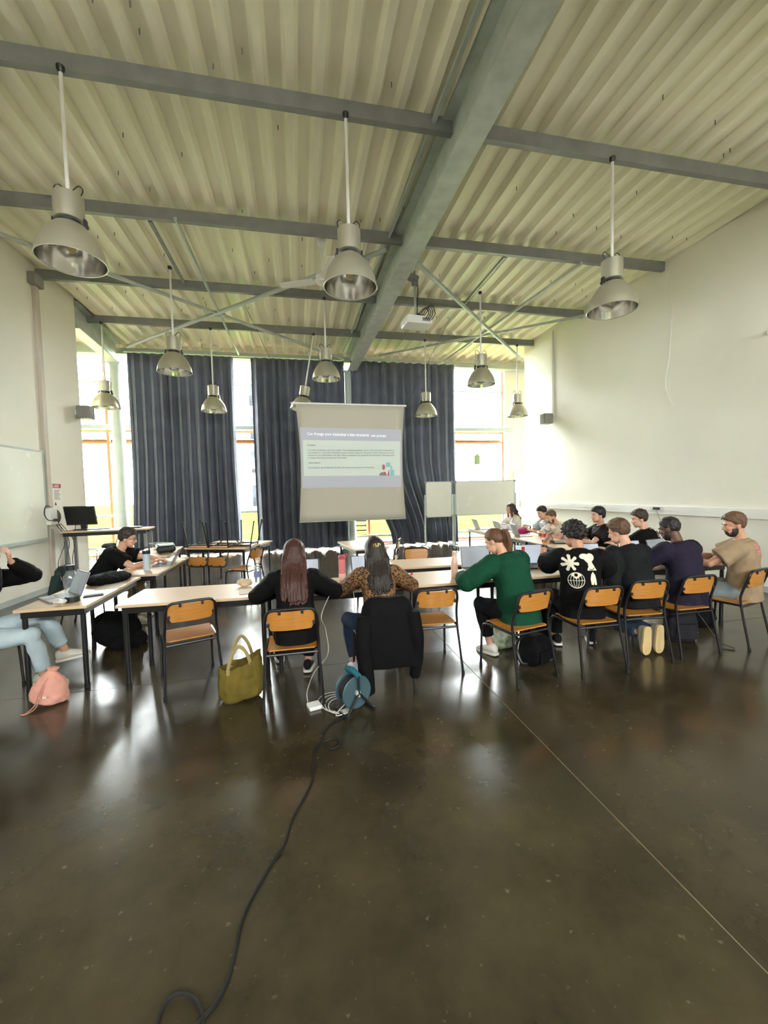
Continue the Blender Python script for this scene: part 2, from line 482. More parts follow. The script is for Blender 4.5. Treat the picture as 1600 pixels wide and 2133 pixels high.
# windows: timber frames, glass, steel rails in front
ZR, ZT = 1.15, 3.56
MX = [-6.6, -5.06, -4.45, -2.9, -.75, 1.3, 2.12, 3.2, 4.4, 6.7]
for k in range(len(MX) - 1):
    a, b = MX[k], MX[k + 1]; y = BACK + .05
    f = MB(); t = .035
    f.span((a, y, .04), (a + t, y + .08, 5.62)); f.span((b - t, y, .04), (b, y + .08, 5.62))
    f.span((a + t, y, .04), (b - t, y + .08, .09)); f.span((a + t, y, 5.56), (b - t, y + .08, 5.62))
    f.span((a + t, y, ZR - .03), (b - t, y + .08, ZR + .02)); f.span((a + t, y, ZT - .09), (b - t, y + .08, ZT - .03))
    f.span((a + t, y, 3.16), (b - t, y + .08, 3.2))
    w = structure('window_%d' % (k + 1), f, WOODF, None, 0)
    for z0, z1 in ((.09, ZR - .03), (ZR + .02, 3.16), (3.2, ZT - .09), (ZT - .03, 5.56)):
        obj('pane', MB().span((a + t, y + .035, z0), (b - t, y + .043, z1)), GLASS, w, 0)
obj('transom_rail', MB().span((-6.6, BACK - .14, ZT - .03), (6.95, BACK - .02, ZT + .08)), STEEL_LT, wback, 0, .01)
obj('sill_rail', MB().span((-6.6, BACK - .1, ZR - .02), (6.72, BACK - .02, ZR + .05)), STEEL_LT, wback, 0, .01)
obj('upper_rail', MB().span((-6.6, BACK + .14, 4.82), (6.72, BACK + .18, 4.88)), STEEL_LT, wback, 0)
obj('floor_rail', MB().span((-6.6, BACK - .06, .26), (GX1, BACK + .0, .32)), STEEL_LT, wback, 0)
# rear windows (frames and panes, behind the camera)
for k, i in enumerate((1, 3, 5)):
    a, b = edges[i], edges[i + 1]; y = REAR - .18
    f = MB(); t = .06
    f.span((a, y, 3.4), (a + t, y + .08, 4.3)); f.span((b - t, y, 3.4), (b, y + .08, 4.3)); f.span((a + t, y, 3.4), (b - t, y + .08, 3.46)); f.span((a + t, y, 4.24), (b - t, y + .08, 4.3))
    w = structure('window_%d' % (20 + k), f, WOODF, None, 0)
    obj('pane', MB().span((a + t, y + .03, 3.46), (b - t, y + .04, 4.24)), GLASS, w, 0)
# ------------------------------------------------------------------ outside
GRASS = mat('lawn_grass', (56, 74, 20), .9, spec=0, var=.25, scale=.6, bump=.4, bscale=20)
PAVE = mat('pale_paving', (190, 184, 176), .85, var=.08)
FACADE = mat('white_render', (228, 224, 216), .8, var=.02)
WINGLASS = mat('facade_window_glass', (36, 39, 44), .8, spec=0, var=.1)
lw = obj('lawn', MB().span((-60, BACK + 2.2, -.3), (70, 110, -.1)), GRASS, None, 0, kind='stuff'); lw['label'] = 'bright green lawn outside the tall windows'
pv = obj('ground_paving', MB().span((-30, BACK + .25, -.3), (40, BACK + 2.2, -.04)), PAVE, None, 0, kind='structure')
obj('ground_rear', MB().span((-40, -60, -.4), (40, REAR - .25, -.1)), PAVE, None, 0, kind='structure')
bl = thing('apartment_building', 'white apartment block with grey windows seen through the narrow curtain gap', 'building', (-4.0, 42, -.1))
obj('wall', MB().span((-9, 0, 0), (6, 12, 14.5)), FACADE, bl, 0)
obj('cornice', MB().span((-9.2, -.3, 14.5), (6.2, 12, 14.9)), FACADE, bl, 0)
for fx in (-6.4, -3.0, .2, 3.4):
    for fz in (.6, 3.9, 7.2, 10.4):
        w = obj('window', MB().span((fx - .62, -.06, fz), (fx + .62, .02, fz + 2.1)), WINGLASS, bl, 0)
        obj('pane', MB().span((fx - .54, -.08, fz + .08), (fx + .54, -.06, fz + 2.02)), WINGLASS, w, 0)
        r_ = MB()
        for q in range(4): r_.span((fx - .75, -.3, fz + .1 + q * .25), (fx + .75, -.26, fz + .17 + q * .25))
        for q in (-.75, .71): r_.span((fx + q, -.3, fz), (fx + q + .04, -.05, fz + .95))
        obj('railing', r_, OUTDARK, bl, 0)
# neighbouring pale wing filling the right-hand view
b2 = thing('annex_building', 'pale flat-roofed building across the lawn behind the right window', 'building', (22, 36, -.1))
obj('wall', MB().span((-11, 0, 0), (14, 10, 9)), FACADE, b2, 0)
obj('cornice', MB().span((-11.2, -.3, 9), (14.2, 10, 9.4)), FACADE, b2, 0)
# boarded canopy outside, seen above the transoms
cp = thing('timber_canopy', 'warm timber board canopy outside, just below the window transoms', 'canopy', (0, BACK + .3, 3.28))
for k in range(6):
    obj('board', MB().span((-6.6, .04 + k * .16, -.02 + .02 * (k % 2)), (6.9, .18 + k * .16, .02 + .02 * (k % 2))), CANOPY, cp, 0)
    if k in (1, 4): obj('post', MB().span((-2.2 if k == 1 else 3.6, .8, -3.32), (-2.1 if k == 1 else 3.7, .9, -.03)), WOODF, cp, 0)
gate = thing('garden_railing', 'low grey slatted railing outside under the projection screen', 'railing', (1.85, 14.2, -.04))
for q in range(6): obj('slat', MB().span((-.35, 0, .15 + q * .17), (.45, .03, .2 + q * .17)), OUTDARK, gate, 0)
for q in (-.35, .4): obj('post', MB().span((q, .03, 0), (q + .06, .09, 1.2)), WOODF, gate, 0)
# ------------------------------------------------------------------ wall fittings
def wallmatrix(side, y):
    """frame on a side wall: x along the wall (into the room depth), y out of the wall, z up"""
    if side == 'L':
        d = Vector((left_x(1) - left_x(0), 1, 0)).normalized(); n = Vector((d.y, -d.x, 0)); o = Vector((left_x(y), y, 0))
    else:
        d = Vector((right_x(1) - right_x(0), 1, 0)).normalized(); n = Vector((-d.y, d.x, 0)); o = Vector((right_x(y), y, 0))
    return Matrix(((d.x, n.x, 0, o.x), (d.y, n.y, 0, o.y), (0, 0, 1, 0), (0, 0, 0, 1)))
def wallthing(name, label, cat, side, y):
    t = thing(name, label, cat); t.matrix_world = wallmatrix(side, y); return t
# trunking along the right wall
tk = wallthing('cable_trunking', 'long white cable trunking running along the right wall behind the students', 'trunking', 'R', 0)
obj('trunk', MB().span((REAR + .2, 0, 1.1), (10.45, .05, 1.26)), WHITE, tk, 0, .006)
obj('cover_lip', MB().span((REAR + .2, .05, 1.165), (10.45, .056, 1.255)), WHITE, tk, 0)
for q in (5.6, 6.5, 8.4): obj('socket', MB().span((q, .056, 1.18), (q + .09, .064, 1.245)), WHITE, tk, 0, .004)
pg = wallthing('wall_plug', 'black plug and adapter in the trunking socket on the right wall', 'plug', 'R', 6.5)
obj('plug_body', MB().span((.0, .066, 1.185), (.11, .12, 1.235)), DARKP, pg, 0, .008)
obj('cable', MB().tube(curve_pts([(.05, .1, 1.185), (-.06, .12, .98), (-.2, .1, .75), (-.25, .09, .4), (-.2, .09, .02)]), .005, 6), GREYP, pg)
# hanging wire and conduit on the right wall
wv = wallthing('hanging_wire', 'thin pale wire dangling loose from the roof down the right wall', 'wire', 'R', 6.4)
obj('wire', MB().tube(curve_pts([(.0, .03, 5.5), (.02, .05, 5.3), (-.08, .05, 4.8), (-.04, .05, 4.0), (.03, .05, 3.5), (-.12, .06, 3.1)]), .007, 6), WHITE, wv)
def speaker_box(side, y, zb, label, conduit):
    t = wallthing('wall_speaker', label, 'speaker', side, y)
    obj('cabinet', MB().span((-.02, .05, zb), (.2, .3, zb + .26)), GREYP, t, 0, .012)
    obj('grille', MB().span((.0, .3, zb + .02), (.18, .306, zb + .24)), GREYP, t, 0)
    obj('bracket', MB().span((.05, 0, zb + .08), (.13, .05, zb + .18)), WHITE, t, 0)
    if conduit: obj('conduit', MB().span((.02, .0, zb + .22), (.1, .045, 5.7)), WHITE, t, 0, .008)
    return t
speaker_box('R', 9.6, 3.32, 'small grey loudspeaker with white conduit high on the right wall', True)
speaker_box('L', 9.5, 3.3, 'small grey loudspeaker high on the end of the left wall', False)
# left wall: conduit, whiteboard, socket cluster, notice
ct = wallthing('vertical_duct', 'tall beige cable duct running up the left wall', 'duct', 'L', 8.5)
obj('duct', MB().span((-.05, 0, 1.5), (.05, .06, 5.55)), mat('beige_duct', (188, 176, 160), .5), ct, 0, .006)
obj('duct_lower', MB().span((-.05, 0, 0), (.05, .05, 1.12)), MATS['beige_duct'], ct, 0, .006)
obj('junction_box', MB().span((-.16, 0, 5.42), (.1, .12, 5.62)), GREYP, ct, 0, .01)
wbd = wallthing('wall_whiteboard', 'large smudged whiteboard fixed to the left wall', 'whiteboard', 'L', 8.4)
obj('panel', MB().span((-3.6, 0, .98), (.0, .025, 2.5)), BOARD, wbd, 0)
fr = MB()
fr.span((-3.63, 0, .95), (.03, .035, .98)).span((-3.63, 0, 2.5), (.03, .035, 2.53)).span((-3.63, 0, .98), (-3.6, .035, 2.5)).span((0, 0, .98), (.03, .035, 2.5)).span((-1.3, .0, .98), (-1.28, .03, 2.5))
obj('frame', fr, STEEL_LT, wbd, 0)
obj('pen_tray', MB().span((-3.0, .02, .93), (-.1, .09, .95)), STEEL_LT, wbd, 0)
sk = wallthing('power_outlet_box', 'grey socket box with round cover below the duct on the left wall', 'socket', 'L', 8.55)
obj('box', MB().span((-.16, 0, 1.2), (.04, .1, 1.5)), WHITE, sk, 0, .01)
obj('round_cover', MB().lathe([(.13, 0), (.13, .05), (.1, .07)], 24, (.1, .0, 1.34), ax=Matrix.Rotation(-math.pi / 2, 3, 'X')), GREYP, sk)
obj('plug', MB().span((-.1, .1, 1.26), (-.04, .15, 1.31)), DARKP, sk, 0, .008)
obj('cable', MB().tube(curve_pts([(-.07, .14, 1.28), (-.3, .14, 1.3), (-.36, .12, 1.42), (-.26, .1, 1.55), (-.1, .08, 1.52)]), .008, 6), DARKP, sk)
for q in range(3):
    obj('lower_cable', MB().tube(curve_pts([(.02 + q * .07, .08, 1.2), (.1 + q * .1, .14, 1.0), (.0 + q * .16, .2, .8), (-.3 + q * .22, .25, .5), (-.25 + q * .2, .3, .2), (-.1 + q * .2, .3, .01)]), .006, 6), DARKP, sk)
sw = wallthing('wall_switch', 'small white switch plate on the left wall beside the monitor', 'switch', 'L', 8.98)
obj('plate', MB().span((0, 0, 1.28), (.12, .015, 1.42)), WHITE, sw, 0, .004)
obj('rocker', MB().span((.02, .015, 1.33), (.1, .022, 1.37)), GREYP, sw, 0)
po = wallthing('safety_notice', 'white notice with red header taped beside the duct on the left wall', 'notice', 'L', 8.66)
obj('sheet', MB().span((0, 0, 1.52), (.26, .004, 1.96)), WHITE, po, 0)
obj('header', MB().span((.01, .004, 1.87), (.25, .006, 1.95)), mat('notice_red', (170, 60, 60), .6), po, 0, label='red header band')
obj('emblem', MB().add([(.03, .0065, 1.55), (.1, .0065, 1.55), (.065, .0065, 1.62)], ((0, 1, 2), (2, 1, 0))), MATS['notice_red'], po, 0)
ln = MB()
for q in range(7): ln.span((.04, .004, 1.66 + q * .027), (.22 - .02 * (q % 3), .0055, 1.672 + q * .027))
obj('text_lines', ln, GREYP, po, 0, kind='stuff')
tm = text_mesh('LAVE', .075, .0008, True); tm.materials.append(WHITE)
to = link('lettering', tm, po); to.location = (.025, .0065, 1.885); to.rotation_euler = (R(90), 0, R(180)); to.scale = (-.95, 1, 1)
# electric cabinet in the right recess
ec = thing('electric_cabinet', 'tall white metal cabinet in the corner right of the tall window', 'cabinet', (7.0, 12.2, 0))
obj('body', MB().span((0, 0, 0), (.75, .25, 2.2)), WHITE, ec, 0, .01)
obj('door', MB().span((.03, -.02, .05), (.72, 0, 2.15)), WHITE, ec, 0, .006)
obj('handle', MB().span((.06, -.05, 1.05), (.09, -.02, 1.25)), GREYP, ec, 0)
stk = thing('window_sticker', 'small green sticker on the glass of the right window', 'sticker', (5.78, BACK + .07, 2.62))
obj('print', MB().box((0, 0, 0), (.2, .006, .3)).lathe([(.05, 0), (.02, .08)], 10, (0, 0, .15)), mat('sticker_green', (104, 118, 74), .6), stk, 0, .03)
# baseboards
structure('baseboard_right', wallprism((right_x(REAR) - .012, REAR), (right_x(RE) - .012, RE), .012, 0, .09), STEEL_LT)
structure('baseboard_left', wallprism((left_x(LE) + .012, LE), (left_x(REAR) + .012, REAR), .012, 0, .09), STEEL_LT)
# ------------------------------------------------------------------ curtains
def curtain(label, x0t, x1t, x0b, x1b, zt, zb, folds, y, seed):
    m = MB(); rnd = random.Random(seed); nu, nv = folds * 8, 14
    ph = [rnd.uniform(-.5, .5) for _ in range(folds + 1)]; am = [rnd.uniform(.6, 1.15) for _ in range(folds + 1)]
    vs = []
    for j in range(nv + 1):
        t = j / nv; z = zb + (zt - zb) * t
        for i in range(nu + 1):
            u = i / nu; e = min(1, t / .5); e = e * e * (3 - 2 * e); x = (x0b + (x1b - x0b) * u) * (1 - e) + (x0t + (x1t - x0t) * u) * e
            k = u * folds; ki = int(min(k, folds - 1)); a = am[ki] * (1 - (k - ki)) + am[ki + 1] * (k - ki); p = ph[ki] * (1 - (k - ki)) + ph[ki + 1] * (k - ki)
            d = math.sin(2 * math.pi * k + p) * .12 * a * (.5 + .5 * (1 - t)) + .02 * noise.noise(Vector((u * 9, t * 2, seed)))
            xx = x + .03 * math.sin(4 * math.pi * k + p) * (1 - .5 * t)
            vs.append((xx, y + d, z + (.02 * math.sin(2 * math.pi * k * .5) if j == 0 else 0)))
    m.add(vs, [(j * (nu + 1) + i, j * (nu + 1) + i + 1, (j + 1) * (nu + 1) + i + 1, (j + 1) * (nu + 1) + i) for j in range(nv) for i in range(nu)])
    o = obj('curtain', m, NAVY, None, 80)
    s = o.modifiers.new('thick', 'SOLIDIFY'); s.thickness = .006
    tag(o, label, 'curtain', 'navy curtains of the window wall')
    o.parent = None
    return o
curtain('navy floor-length curtain left of the narrow bright gap, nearest the left window', -4.3, -1.66, -4.38, -1.6, 5.48, .05, 12, 12.1, 1)
curtain('navy floor-length curtain right of the narrow bright gap, behind the screen', -1.2, 1.42, -1.18, 1.42, 5.48, .05, 12, 12.1, 2)
curtain('navy floor-length curtain behind the rolling whiteboard, beside the right window', 1.60, 4.8, 2.75, 4.86, 5.48, .05, 12, 12.0, 3)
cr = thing('curtain_rail', 'thin white curtain rail under the eave beam', 'rail', (0, 12.1, 5.5))
obj('rail', MB().span((-4.4, -.02, 0), (1.4, .02, .03)).span((1.66, -.02, 0), (4.9, .02, .03)), STEEL_LT, cr, 0)
# ------------------------------------------------------------------ pendant lamps
def bell():
    return [(.28, 0), (.276, .05), (.262, .11), (.236, .17), (.2, .23), (.16, .28), (.125, .315)]
def lamp(px, py, y, ztop, rimz, label, tilt=0.0):
    p = at_y(px, py, y)
    t = thing('pendant_lamp', label, 'lamp', (p.x, y, ztop), 0, 'industrial bell pendant lamps')
    if tilt: t.rotation_euler = (0, R(tilt), 0)
    D = ztop - rimz
    def at(prof): return [(r, z - D) for r, z in prof]
    stem = MB().tube([(0, 0, 0), (0, 0, -D + .58)], .017, 8)
    obj('stem', stem, WHITE, t)
    obj('hook', MB().lathe([(.035, .0), (.035, -.03), (.015, -.06)], 10), DARKP, t)
    obj('cap', MB().lathe(at([(.02, .6), (.1, .6), (.122, .585), (.122, .36), (.11, .355)]), 24), ALU, t)
    obj('collar', MB().lathe(at([(.09, .37), (.09, .3), (.1, .3)]), 20), DARKP, t)
    for s in (-1, 1): obj('bracket', MB().box((s * .13, 0, .345 - D), (.02, .04, .08)).lathe([(.022, -.012), (.022, .012)], 10, (s * .138, 0, .32 - D), ax=Matrix.Rotation(math.pi / 2, 3, 'Y')), DARKP, t)
    sh = MB().lathe(at(bell() + [(.122, .312)] + [(r - .005, z - .002) for r, z in bell()[::-1]]), 36, closed=True)
    obj('shade', sh, ALU, t)
    obj('rim', MB().tube([(.28 * math.cos(a), .28 * math.sin(a), -D) for a in np.linspace(0, 2 * math.pi, 36, endpoint=False)], .006, 6, closed=True), ALU, t)
    obj('reflector', MB().lathe(at([(r - .009, z + .001) for r, z in bell()] + [(.02, .31)]), 36, caps=False), ALU_IN, t)
    b = obj('bulb', MB().lathe(at([(.02, .3), (.028, .24), (.045, .18), (.045, .13), (.03, .09), (.004, .075)]), 14), mat('pearl_bulb', (222, 204, 150), .3), t)
    obj('socket', MB().lathe(at([(.045, .31), (.045, .24), (.03, .235)]), 14), GREYP, b)
    for s in (-1, 1):
        c = [(s * .02, 0, .62 - D), (s * .08, .02, .70 - D), (s * .12, .01, .66 - D), (s * .1, 0, .59 - D)]
        obj('cable', MB().tube(curve_pts(c, 5), .005, 5), DARKP, t)
    return t
NEAR, MID, FAR = 'nearest row', 'middle row', 'far row'
lamp(125, 130, 4.42, PURLIN_Z, 3.87, 'large aluminium pendant lamp at upper left, nearest row, seen from below')
lamp(719, 205, 4.42, PURLIN_Z, 3.83, 'aluminium pendant lamp left of the main girder, nearest row, beside the ceiling fan')
lamp(1276, 310, 4.42, PURLIN_Z, 3.80, 'aluminium pendant lamp right of the girder, nearest row, in front of the right wall')
lamp(353, 545, 7.9, 5.66, 3.85, 'pendant lamp with looped cables before the left navy curtain, middle row')
lamp(675, 625, 8.5, PURLIN_Z, 3.98, 'pendant lamp above the left part of the projection screen, middle row')
lamp(1000, 590, 7.9, 5.66, 3.80, 'pendant lamp in front of the top of the bright right window')
p7 = lamp(1256, 672, 8.3, 5.66, 3.92, 'pendant lamp hanging close to the right wall, casting a soft shadow there')
lamp(212, 690, 10.42, PURLIN_Z, 3.7, 'small distant pendant lamp in front of the left window')
lamp(438, 680, 10.42, PURLIN_Z, 3.66, 'small distant pendant lamp in front of the leftmost navy curtain')
lamp(653, 690, 10.42, PURLIN_Z, 3.68, 'tilted distant pendant lamp overlapping the top left corner of the screen', 10.5)
lamp(885, 708, 10.42, PURLIN_Z, 3.63, 'small distant pendant lamp right of the projection screen')
lamp(1077, 715, 10.42, PURLIN_Z, 3.65, 'small distant pendant lamp in the bright corner beside the right window')
# white dome standing in for the edge of a lamp at the right frame edge
wlp = wallthing('wall_fixture', 'small white round sensor high on the right wall at the frame edge', 'fixture', 'R', at_x(1603, 690, 6.8).y)
obj('dome', MB().lathe([(.05, 0), (.05, .03), (.035, .06), (.01, .07)], 16, (0, 0, at_x(1603, 690, 6.8).z), ax=Matrix.Rotation(-math.pi / 2, 3, 'X')), WHITE, wlp)
# ------------------------------------------------------------------ ceiling fan
fz = at_y(672, 585, 6.75)
fan = thing('ceiling_fan', 'white three-blade ceiling fan partly hidden behind a pendant lamp', 'fan', (fz.x, 6.75, fz.z))
obj('rod', MB().tube([(0, 0, .06), (0, 0, DECK_Z - fz.z + .02)], .014, 8), WHITE, fan)
obj('canopy', MB().lathe([(r, z + DECK_Z - fz.z - .7) for r, z in [(.03, .5), (.07, .56), (.075, .64), (.06, .7)]], 16), WHITE, fan)
obj('motor', MB().lathe([(.03, .1), (.1, .08), (.11, .0), (.1, -.04), (.04, -.07)], 20), WHITE, fan)
for a in (158, 278, 38):
    m = Matrix.Rotation(R(a), 4, 'Z') @ Matrix.Rotation(R(10), 4, 'X')
    b = obj('blade', MB().span((.14, -.065, -.006), (.72, .07, .006)).xf(m), WHITE, fan, 0, .004)
    obj('blade_iron', MB().span((.06, -.02, -.012), (.2, .02, -.004)).xf(m), WHITE, b, 0)
# ------------------------------------------------------------------ projector
pc = at_y(868, 672, 7.3)
pj = thing('ceiling_projector', 'white video projector hanging from a tube under the girder', 'projector', (pc.x, 7.3, pc.z), 4)
ht = GB - pc.z
obj('body', MB().span((-.24, -.17, -.07), (.24, .2, .07)), WHITE, pj, 0, .02)
obj('lens', MB().lathe([(.05, 0), (.05, .05), (.038, .05), (.03, .03)], 16, (-.08, .2, 0), ax=Matrix.Rotation(-math.pi / 2, 3, 'X')), DARKP, pj)
obj('vent', MB().span((.05, -.175, -.03), (.2, -.168, .03)), GREYP, pj, 0)
obj('tube', MB().tube([(-.02, 0, .07), (-.02, 0, ht + .42)], .022, 10), STEEL_LT, pj)
obj('ceiling_bracket', MB().box((-.06, 0, ht + .3), (.2, .12, .1), Matrix.Rotation(.3, 3, 'Y')).box((-.02, 0, ht + .22), (.1, .1, .1)), STEEL_DK, pj, 0, .01)
obj('mount_plate', MB().span((-.12, -.08, .07), (.08, .08, .09)), STEEL_LT, pj, 0)
for q in range(4):
    a = .1 + q * .04
    obj('cable', MB().tube(curve_pts([(a, -.17, .0), (a + .03, -.27, .08), (a - .02, -.2, .18 + .02 * q), (a - .09, -.06, .12), (0, -.02, .16)], 6), .008, 6), DARKP, pj)
obj('down_cable', MB().tube(curve_pts([(0, -.03, .1), (.025, -.03, .6), (0, -.03, ht + .2)], 6), .009, 6), DARKP, pj)
# ------------------------------------------------------------------ projection screen
SY = 8.75
def sp(px, py): return at_y(px, py, SY)
tl, trr, bl_, br_ = sp(616, 842), sp(842, 846), sp(624, 1088), sp(846, 1080)
ps = thing('projection_screen', 'hanging white projection screen showing a slide in front of the navy curtains', 'screen', (0, SY, 0))
def inset(x, z):  # side edges bow inward
    return x
m = MB(); NV, NU = 16, 12; vs = []
for j in range(NV + 1):
    t = j / NV
    L_ = tl.lerp(bl_, t); R_ = trr.lerp(br_, t); bow = .06 * math.sin(math.pi * t)
    for i in range(NU + 1):
        u = i / NU; p = L_.lerp(R_, u)
        vs.append((p.x + bow * (1 - 2 * u) , .03 * math.sin(math.pi * u) * t, p.z))
m.add(vs, [(j * (NU + 1) + i, (j + 1) * (NU + 1) + i, (j + 1) * (NU + 1) + i + 1, j * (NU + 1) + i + 1) for j in range(NV) for i in range(NU)])
cl = obj('canvas', m, SCREENM, ps, 60); sd = cl.modifiers.new('t', 'SOLIDIFY'); sd.thickness = .004; sd.offset = -1
a, b = sp(606, 841), sp(846, 847)
obj('top_bar', MB().tube([(a.x, 0, a.z + .015), (b.x, 0, b.z + .015)], .022, 10), WHITE, ps)
obj('bottom_bar', MB().tube([(bl_.x, .01, bl_.z), (br_.x, .01, br_.z)], .012, 8), STEEL_LT, ps)
for q, (wx, wy) in ((a, (-.95, 5.55)), (b, (3.5, 5.55))):
    obj('suspension_wire', MB().tube([(q.x, 0, q.z + .02), (wx, .2, wy)], .004, 5), DARKP, ps)
# slide: thin printed-light layers lying on the canvas
SL_B = emit('slide_grey_blue', (176, 178, 188), .16); SL_W = emit('slide_pale', (196, 204, 196), .22); SL_T = emit('slide_white_text', (240, 242, 246), .42)
SL_G = mat('slide_grey_text', (150, 156, 152), .8)
s0, s1, s2, s3 = sp(625, 890), sp(836, 895), sp(630, 1017), sp(836, 1014)
def slide(u, v, d=.0):
    p = s0.lerp(s1, u).lerp(s2.lerp(s3, u), v)
    c = bl_.x; uu = max(0, min(1, (p.x - .05) / 2.25)); t = (tl.z - p.z) / (tl.z - bl_.z)
    return (p.x, .03 * math.sin(math.pi * uu) * t - .008 - d, p.z)
def patch(u0, u1, v0, v1, d=.0, nu=8, nv=4):
    m = MB(); vs = [slide(u0 + (u1 - u0) * i / nu, v0 + (v1 - v0) * j / nv, d) for j in range(nv + 1) for i in range(nu + 1)]
    return m.add(vs, [(j * (nu + 1) + i, (j + 1) * (nu + 1) + i, (j + 1) * (nu + 1) + i + 1, j * (nu + 1) + i + 1) for j in range(nv) for i in range(nu)])
sl = obj('slide', patch(0, 1, 0, 1), SL_B, ps, 0, label='projected slide with grey-blue bands')
obj('text_panel', patch(.02, .985, .205, .80, .004), SL_W, sl, 0)
def slide_text(s, u, v, size, m_, bold=False, wmax=None):
    me = text_mesh(s, size, .0004, bold)
    xs = [q.co.x for q in me.vertices]; wd = max(xs) - min(xs)
    k = (wmax * (s1.x - s0.x) / wd) if wmax else 1
    me.materials.clear(); me.materials.append(m_)
    o = link('slide_text', me, sl)
    p = slide(u, v, .012); o.location = p; o.rotation_euler = (R(90), R(.8 if v < .2 else .3), 0); o.scale = (k, 1, 1)
slide_text("Cas d'usage pour", .065, .125, .085, SL_T, False, .235)
slide_text("s'entrainer à bien structurer", .31, .128, .085, SL_T, True, .36)
slide_text("son prompt", .69, .135, .085, SL_T, False, .15)
slide_text("Contexte :", .06, .305, .06, SL_G, True, .085)
L4 = ["Vous êtes un étudiant inscrit en master. Vous souhaitez postuler au sein d'une entreprise innovante et",
      "vous préparez un entretien d'embauche pour un poste d'assistant de gestion. Votre rôle est de trouver",
      "rapidement les informations les plus utiles et préparer les questions du recruteur. L'échange dure",
      "et intègre des mises en situation d'entretien."]
for q, s in enumerate(L4): slide_text(s, .06, .385 + q * .042, .048, SL_G, False, .86 if q < 3 else .38)
slide_text("Votre mission :", .065, .595, .055, SL_G, True, .12)
slide_text("Demandez de préparer le plan de votre entretien en français.", .06, .675, .05, SL_G, False, .65)
def disc(u, v, ru, rv, d, n=14):
    m = MB(); return m.add([slide(u, v, d)] + [slide(u + ru * math.cos(2 * math.pi * k / n), v + rv * math.sin(2 * math.pi * k / n), d) for k in range(n)], [(0, 1 + (k + 1) % n, 1 + k) for k in range(n)])
RED_ = emit('slide_red', (176, 96, 100), .1); TEAL_ = emit('slide_teal', (130, 186, 190), .15); GR_ = emit('slide_grey', (130, 124, 124), .08)
def poly(pts, d):
    m = MB(); return m.add([slide(u, v, d) for u, v in pts], [tuple(range(len(pts)))[::-1], tuple(range(len(pts)))])
obj('illustration', poly([(.77, .80), (.775, .76), (.80, .74), (.82, .75), (.82, .80)], .009), GR_, sl, 0)
obj('illustration', disc(.815, .655, .016, .05, .009), RED_, sl, 0)
obj('illustration', poly([(.82, .80), (.815, .73), (.835, .74), (.85, .80)], .010), RED_, sl, 0)
obj('illustration', poly([(.855, .80), (.86, .74), (.868, .69), (.875, .80)], .009), RED_, sl, 0)
obj('illustration', patch(.84, .885, .575, .65, .009, 2, 2), TEAL_, sl, 0)
obj('illustration', disc(.895, .665, .010, .035, .011), TEAL_, sl, 0)
obj('illustration', patch(.88, .925, .70, .80, .010, 2, 2), TEAL_, sl, 0)
# ------------------------------------------------------------------ rolling whiteboard (two boards)
def rolling_board(p, q, ztop, zbot, label, y, lean=0):
    t = thing('rolling_whiteboard', label, 'whiteboard', ((p + q) / 2, y, 0), lean, 'rolling whiteboards')
    w = (q - p) / 2
    obj('panel', MB().span((-w + .02, -.012, zbot), (w - .02, .012, ztop)), BOARD, t, 0)
    f = MB()
    f.span((-w, -.018, zbot - .02), (w, .018, zbot)).span((-w, -.018, ztop), (w, .018, ztop + .02)).span((-w, -.018, zbot), (-w + .02, .018, ztop)).span((w - .02, -.018, zbot), (w, .018, ztop))
    obj('frame', f, STEEL_LT, t, 0)
    for s in (-1, 1):
        obj('post', MB().span((s * (w + .025) - .018, -.02, .09), (s * (w + .025) + .018, .02, ztop - .35)), STEEL_LT, t, 0)
        obj('foot', MB().span((s * (w + .025) - .02, -.3, .06), (s * (w + .025) + .02, .3, .1)), STEEL_LT, t, 0)
        for u in (-.26, .26): obj('castor', MB().lathe([(.03, -.015), (.03, .015)], 12, (s * (w + .025), u, .03), ax=Matrix.Rotation(math.pi / 2, 3, 'Y')), RUBBER, t)
        obj('corner', MB().span((s * w - .03, -.022, ztop - .03), (s * w + .03, .022, ztop + .03)).span((s * w - .03, -.022, zbot - .03), (s * w + .03, .022, zbot + .03)), GREYP, t, 0)
    return t
BY = 10.9
q0, q1, q2 = at_y(886, 1005, BY), at_y(944, 1005, BY), at_y(1071, 1003, BY)
z1_, z0_ = q0.z, at_y(886, 1077, BY).z
rolling_board(q0.x + .02, q1.x - .03, z1_, z0_, 'narrow white rolling board in front of the right navy curtain', BY + .05)
rolling_board(q1.x + .04, q2.x - .02, z1_, z0_ + .02, 'wide white rolling board covering the foot of the right window', BY - .05)
